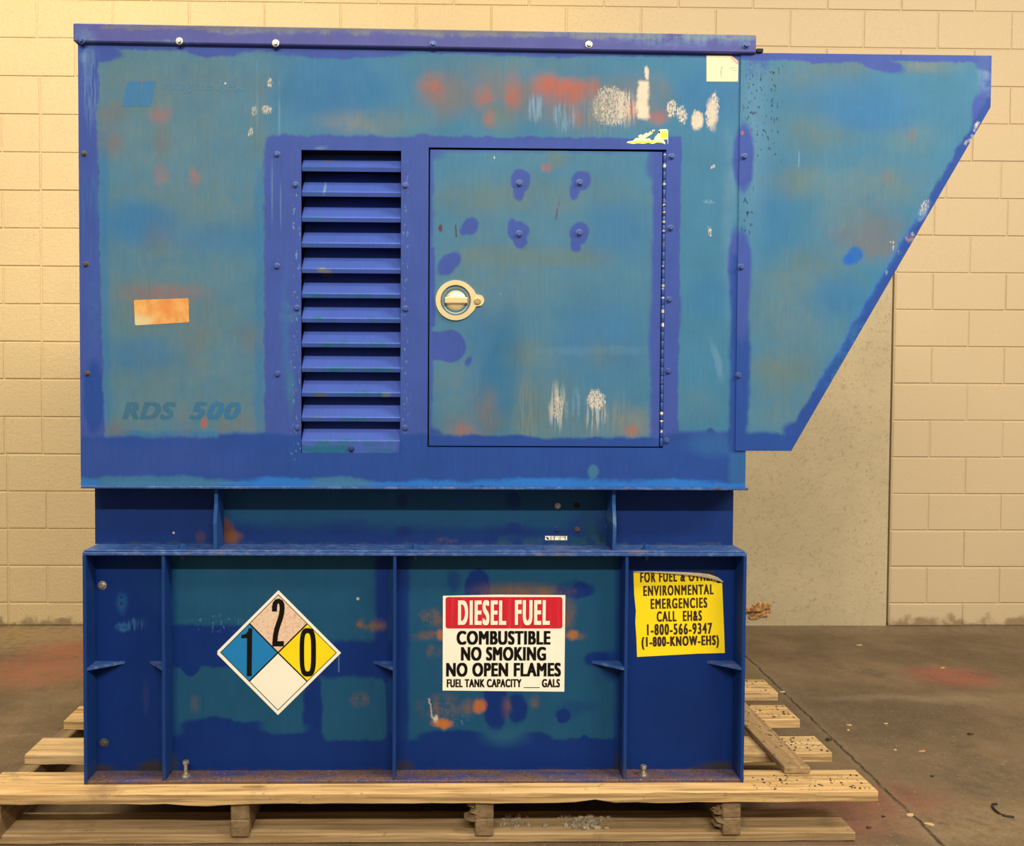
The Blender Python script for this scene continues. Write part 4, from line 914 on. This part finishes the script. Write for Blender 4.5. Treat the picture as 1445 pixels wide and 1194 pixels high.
edge = [(893.4, 806.8, .6), (915, 806.8, 1.0), (940, 807.6, 1.5), (965, 808.8, 2.0), (985, 810.4, 2.6), (1000, 812.6, 3.2), (1012, 816.6, 2.8), (1019.5, 820.8, 1.0)]
ringsL = []
for px, py, r in edge:
    q = W(px, py, sg); rr2 = r*k_
    ringsL.append([bm.verts.new((q.x, sg-.0012-rr2-rr2*math.cos(t), q.z+rr2*math.sin(t))) for t in [math.pi*(1.0-1.25*i/9) for i in range(10)]])
for a, b in zip(ringsL, ringsL[1:]):
    for i in range(9): bm.faces.new((a[i], b[i], b[i+1], a[i+1]))
bmesh.ops.solidify(bm, geom=bm.faces[:], thickness=.0003)
pe = obj('peeled_edge', bm, WHITE2, ys, smooth=True); pe['label'] = 'curled cream back of the peeling edge'
# cream inspection sticker at the top right of the housing
bm = bmesh.new(); s1 = D-.0008
pxprism(bm, [(997, 78.6), (1032, 78.4), (1041.8, 86), (1041.4, 115.2), (997, 115)], s1, D-.0001)
stk = obj('inspection_sticker', bm, plain('yellowed_paper', (.78, .70, .46, 1), .5, 0, .03), GEN); stk['label'] = 'blank cream sticker with a pink stained corner'
bm = bmesh.new(); pxprism(bm, [(1032, 78.4), (1041.8, 86), (1041.6, 91.5), (1037, 88.5), (1031, 82)], s1-.0003, s1); obj('pink_corner', bm, plain('pink_stain', (.86, .36, .30, 1), .5, 0, .25, 300), stk)
bm = bmesh.new()
for q in ([(1019.3, 92.5), (1020.2, 92.5), (1018.3, 98.5), (1017.2, 98)], [(1016.8, 99), (1018.3, 99.5), (1017.8, 103.8), (1016.8, 103.5)], [(1017.2, 104), (1017.9, 104), (1018.6, 110.5), (1018.1, 110.5)], [(1029, 95.6), (1040, 95.4), (1040, 96.2), (1029, 96.3)], [(1033, 99.3), (1039.6, 99.2), (1039.6, 100), (1033, 100)]):
    pxprism(bm, q, s1-.0003, s1)
obj('scribble', bm, plain('faint_ink', (.30, .27, .20, 1), .6), stk)
# shred of a torn yellow label above the door
bm = bmesh.new(); s2 = D-.0007
M_shred = plain('torn_paper', (.86, .80, .55, 1), .6, 0, .08, 200)
pxprism(bm, [(884, 202), (886, 199.6), (893, 198.6), (897, 195), (902, 194.4), (900.5, 191.5), (905, 189.3), (906.5, 191), (912.5, 187), (914, 188.5), (919.5, 183.6), (924.5, 183), (921, 188), (914.5, 192.5), (909.5, 195.8), (917, 195.2), (919, 198), (925, 197.4), (936, 197.6), (938.5, 200.5), (938.8, 203.6), (934, 201.6), (927, 201.2), (921, 203.2), (915, 201.6), (908, 203), (900, 202.2), (893, 203.2), (886, 201.8)], s2, D-.0001)
pxprism(bm, [(922.5, 197.2), (925, 192.5), (928.8, 188.5), (929.4, 184.5), (931, 182.6), (940.5, 182.2), (942.9, 184), (942.7, 203), (942.2, 203), (942, 196.5), (936, 197.4)], s2, D-.0001)
sh = obj('torn_label', bm, M_shred, GEN); sh['label'] = 'torn scraps of a yellow label'
bm = bmesh.new(); pxprism(bm, [(932, 192.5), (934, 186.4), (938.8, 185), (941.4, 187), (941.2, 194), (935, 195.8)], s2-.0003, s2)
pxprism(bm, [(886.5, 201.6), (888, 200), (905, 198.4), (918, 199), (934, 199), (934, 200.4), (910, 201.8), (896, 201.3)], s2-.0003, s2); obj('yellow_ink', bm, plain('yellow_ink', (.88, .66, .03, 1), .5, 0, .15, 300), sh)
bm = bmesh.new()
for q in ([(918.8, 184), (920, 183.5), (919.4, 187.6), (918.4, 188)], [(921.4, 184.4), (922.6, 184.2), (921.6, 187), (920.8, 187.4)], [(928.6, 186), (931.4, 184.2), (931.6, 189), (929.6, 187.2)]):
    pxprism(bm, q, s2-.0003, s2)
obj('letter_fragment', bm, INK, sh)
# rusty orange label on the left
m = Mat('rusty_faded_label', GEN); P = m.P
c = m.mix(m.rng(m.noise(P, 22, 5, .65), .35, .68), (.72, .42, .12, 1), (.62, .24, .055, 1))
q = W(195, 455, D)-GEN.location
c = m.mix(m.rng(m.vm('LENGTH', m.vm('MULTIPLY', m.vm('SUBTRACT', P, (q.x, 0, q.z)), (1, 0, 2))), .01, .07, .8, 0), c, (.62, .56, .36, 1))
q = W(236, 430, D)-GEN.location
c = m.mix(m.rng(m.vm('LENGTH', m.vm('MULTIPLY', m.vm('SUBTRACT', P, (q.x, 0, q.z)), (1, 0, 1))), .005, .05, .7, 0), c, (.66, .20, .05, 1))
M_lab = m.out(c, .5)
bm = bmesh.new(); pxprism(bm, [(189, 425), (190.5, 423.4), (258, 421.2), (265, 420.8), (266.2, 423), (266.8, 453.4), (265.6, 455), (192, 459.2), (190.4, 458)], D-.0008, D-.0001)
lb = obj('faded_label', bm, M_lab, GEN); lb['label'] = 'faded blank label stained orange by rust'
# white barcode sticker on the skid
bm = bmesh.new(); s3 = YW-.0007; pxprism(bm, [(769.3, 756.4), (800.4, 756.6), (800.3, 762.4), (769.2, 762.2)], s3, YW-.0001)
bc = obj('barcode_sticker', bm, WHITE, GEN)
bm = bmesh.new()
pxprism(bm, [(770.6, 758.2), (772, 757.4), (775.4, 761), (772.5, 761.6)], s3-.0003, s3)
rb = random.Random(5); x = 777.0
while x < 797.5:
    w_ = rb.choice((.3, .5, .9, .5)); h_ = rb.choice((1.2, 2.5, 5.2, 5.2)); pxprism(bm, [(x, 756.9), (x+w_, 756.9), (x+w_, 756.9+h_), (x, 756.9+h_)], s3-.0003, s3); x += w_+rb.choice((.6, 1.2, 2.2))
obj('barcode', bm, INK, bc)
# ghost lettering where decals used to be
GH1 = paint('ghost_blue_paint', GEN, pc(68, 122, 158), [], mottle=.1); GH2 = paint('ghost_slate_paint', GEN, pc(66, 110, 128), [('e', 315, 580, 40, 20, pc(60, 116, 150), 10, 1, .8)], mottle=.12)
yg = D-.0001
bm = bmesh.new()
for q in ([(180, 115), (199.5, 115), (196, 131), (203, 115), (220.5, 115), (212, 150), (194.5, 150), (198.6, 135), (191.5, 150), (172, 150)],):
    pxprism(bm, q, yg-.0003, yg)
gl = obj('ghost_logo', bm, GH1, GEN); gl['label'] = 'faint slanted two-stripe logo left by an old decal'
gm = lettering('ghost_lettering', 'MagneTek', 227, 346, 114, 131, yg, paint('ghost_faint_paint', GEN, pc(88, 128, 142), [], mottle=.12), GEN, .04, .25, thick=.0003); gm['label'] = 'very faint italic maker name left by an old decal'
for wd, a, b in (('RDS', 173, 248), ('500', 267, 340)):
    lettering('ghost_lettering', wd, a, b, 567.5, 591.5, yg, GH2, GEN, .07, .28, thick=.0003)['label'] = 'faint slanted %s lettering left by an old decal' % wd

# ------------------------------------------------------------------ loose bits
def lump(bm, c, r, rnd, flat=.6):
    res = bmesh.ops.create_icosphere(bm, subdivisions=1, radius=r)
    a, b = rnd.uniform(.6, 1.5), rnd.uniform(.6, 1.2); an = rnd.uniform(0, 6.3)
    for v in res['verts']:
        k = rnd.uniform(.75, 1.2); x, y, z = v.co.x*a*k, v.co.y*b*k, v.co.z*flat*k
        v.co = (c[0]+x*math.cos(an)-y*math.sin(an), c[1]+x*math.sin(an)+y*math.cos(an), c[2]+max(z, -r*flat*.5)+r*flat*.5)
M_crumb = plain('dark_grit', (.045, .032, .022, 1), .8, 0, .4, 90); M_gravel = plain('grey_gravel', (.30, .25, .18, 1), .8, 0, .4, 60)
M_chip = plain('wood_chip', (.62, .44, .22, 1), .7, 0, .2, 60)
rnd = random.Random(21)
bm = bmesh.new()
xt = W(1052, 1080, D).x
pk = G(1106, 1083, .179); pr = G(1145, 1084, .179).x
for q in range(110):
    lump(bm, (rnd.uniform(xt, rows[0][2]-.01), rnd.uniform(rows[0][0]+.006, pk.y-.006), ZD+.0004), rnd.choice((.0010, .0013, .0016, .0020, .0027, .0042)), rnd, .35)
tag(obj('crumbs', bm, M_crumb, loc=(1.1, 2.5, ZD)), 'dark crumbs of grit scattered on the right end of the front pallet board', 'grit', kind='stuff')
bm = bmesh.new()
for i, (a, b, xr, _) in enumerate(rows[1:]):
    for q in range((60, 65, 45)[i]):
        lump(bm, (rnd.uniform(pr+.006, xr-.006), rnd.uniform(a+.006, b-.006), ZD+.0004), rnd.choice((.0010, .0013, .0016, .0020, .0027, .0042)), rnd, .35)
tag(obj('crumbs', bm, M_crumb, loc=(1.2, 2.9, ZD)), 'dark crumbs of grit on the three rear board ends right of the loose plank', 'grit', kind='stuff')
bm = bmesh.new()
for q in range(80):
    x = rnd.uniform(a_ := G(1106, 1083, .179).x+.006, a_+.076); y = rnd.uniform(2.56, 3.15)
    lump(bm, (x, y, .1792), rnd.choice((.0011, .0016, .0022, .0032)), rnd, .4)
tag(obj('crumbs', bm, M_crumb, loc=(1.09, 2.8, .179)), 'fine dark crumbs of grit lying on the loose plank', 'grit', kind='stuff')
bm = bmesh.new()
for q in range(150):
    c0 = rnd.choice((715, 720, 800, 820, 830, 835)); px = rnd.gauss(c0, 14); py = rnd.uniform(1152, 1170)
    g = G(px, py, .03)
    if not (PY0+.03 < g.y < PY0+.145) or px < 704: continue
    lump(bm, (g.x, g.y, .0287), rnd.choice((.003, .005, .007, .009)), rnd, .8)
tag(obj('gravel', bm, M_gravel, loc=(.35, 2.55, .03)), 'grey gravel spilled on the bottom pallet board under the generator', 'gravel', kind='stuff')

def chip(px, py, l, w, ang, mat, label, name='wood_chip', cat='wood chip'):
    g = G(px, py); bm = bmesh.new(); t = .003; l *= .75; w *= .7
    pts = [(-l/2, -w*.2), (-l*.2, -w/2), (l*.3, -w*.4), (l/2, 0), (l*.2, w/2), (-l*.35, w*.35)]
    ca, sa = math.cos(ang), math.sin(ang)
    hprism(bm, [(g.x+x*ca-y*sa, g.y+x*sa+y*ca) for x, y in pts], .0006, .0006+t)
    for v in bm.verts:
        if v.co.z > .002: v.co.z += (v.co.x-g.x)*.12
    tag(obj(name, bm, mat, loc=(g.x, g.y, 0)), label, cat, 'scraps of wood on the floor')
M_chipo = plain('orange_wood_chip', (.62, .30, .12, 1), .7, 0, .2, 60)
chip(1284, 1151, .034, .022, .2, M_chip, 'pale wood chip beside the floor joint, nearest the pallet corner')
chip(1311, 1164, .036, .018, -.6, M_chip, 'pale wood chip touching the floor joint near the bottom edge')
chip(1301, 1061, .036, .012, .1, M_chipo, 'orange sliver of wood lying on the open floor right of the pallet')
chip(1250, 1022, .022, .010, 0, M_chip, 'tiny pale sliver on the floor beyond the orange sliver')
chip(1198, 1024, .026, .012, -.4, M_chip, 'farther of two small pale chips close together right of the pallet boards')
chip(1197, 1031, .016, .012, .4, M_chip, 'nearer of two small pale chips close together right of the pallet boards')
chip(1330, 943, .035, .010, .2, M_chip, 'pale sliver lying on the red stain of the floor')
chip(1212, 911, .04, .014, -.1, M_chip, 'pale flake on the floor near the wall right of the generator')
chip(1104, 977, .03, .016, -.2, M_chip, 'small pale chip on the floor at the end of the farthest deck board')
chip(1263, 1059, .016, .010, 0, M_chip, 'speck of pale wood on the floor left of the orange sliver')
def clod(px, py, r, label):
    g = G(px, py); bm = bmesh.new(); lump(bm, (g.x, g.y, 0), r, rnd, .6); lump(bm, (g.x+r*1.1, g.y+r*.3, 0), r*.6, rnd, .6)
    tag(obj('dirt_clod', bm, M_crumb, loc=(g.x, g.y, 0)), label, 'dirt clod', 'crumbs of dirt on the floor')
clod(1225, 1169, .008, 'dark crumb on the floor below the end of the front pallet board')
clod(1246, 1153, .006, 'dark crumb on the red floor stain right of the pallet')
clod(1168, 1045, .012, 'dark clod of dirt beside the floor joint, near the second deck board')
clod(1368, 1037, .010, 'round dark speck on the open floor at the right')
clod(1315, 1096, .006, 'dark crumb on the floor right of the joint')
# bent black wire
g = [G(1401, 1135, .004), G(1400, 1137, .004), G(1403, 1142, .004), G(1409, 1147, .004), G(1417, 1151, .004), G(1431, 1153, .004)]
g = [G(1407, 1134.5, .004)]+g
bm = bmesh.new(); tube(bm, g, .0032, 8)
tag(obj('wire', bm, plain('black_wire', (.012, .010, .009, 1), .5), loc=g[3]), 'short bent black wire hook lying on the concrete floor', 'wire')
# rusted stub at the foot of the wall panel
m = Mat('flaking_rust'); nz = m.noise(m.P, 45, 5, .7)
M_flake = m.out(m.mix(m.rng(nz, .40, .60), (.60, .36, .15, 1), (.20, .085, .035, 1)), .85)
bm = bmesh.new(); rr = random.Random(2)
for q in range(34):
    g = W(1070+rr.gauss(0, 7), 864+rr.uniform(-9, 11), DW); n0 = len(bm.verts)
    lump(bm, (g.x, DW+.004, g.z), rr.uniform(.010, .024), rr, .9)
    bm.verts.ensure_lookup_table()
    for v in bm.verts[n0:]: v.co.y = DW+.004+(v.co.y-DW-.004)*.4
g0, g1 = W(1040, 860, DW), W(1075, 860.5, DW)
box(bm, g0.x, g1.x, DW-.02, DW+.008, g0.z-.008, g0.z+.008, .002)
tag(obj('rusty_bracket', bm, M_flake, loc=W(1069, 875, DW)), 'flaking rusty bracket stub at the foot of the smooth wall panel', 'bracket')
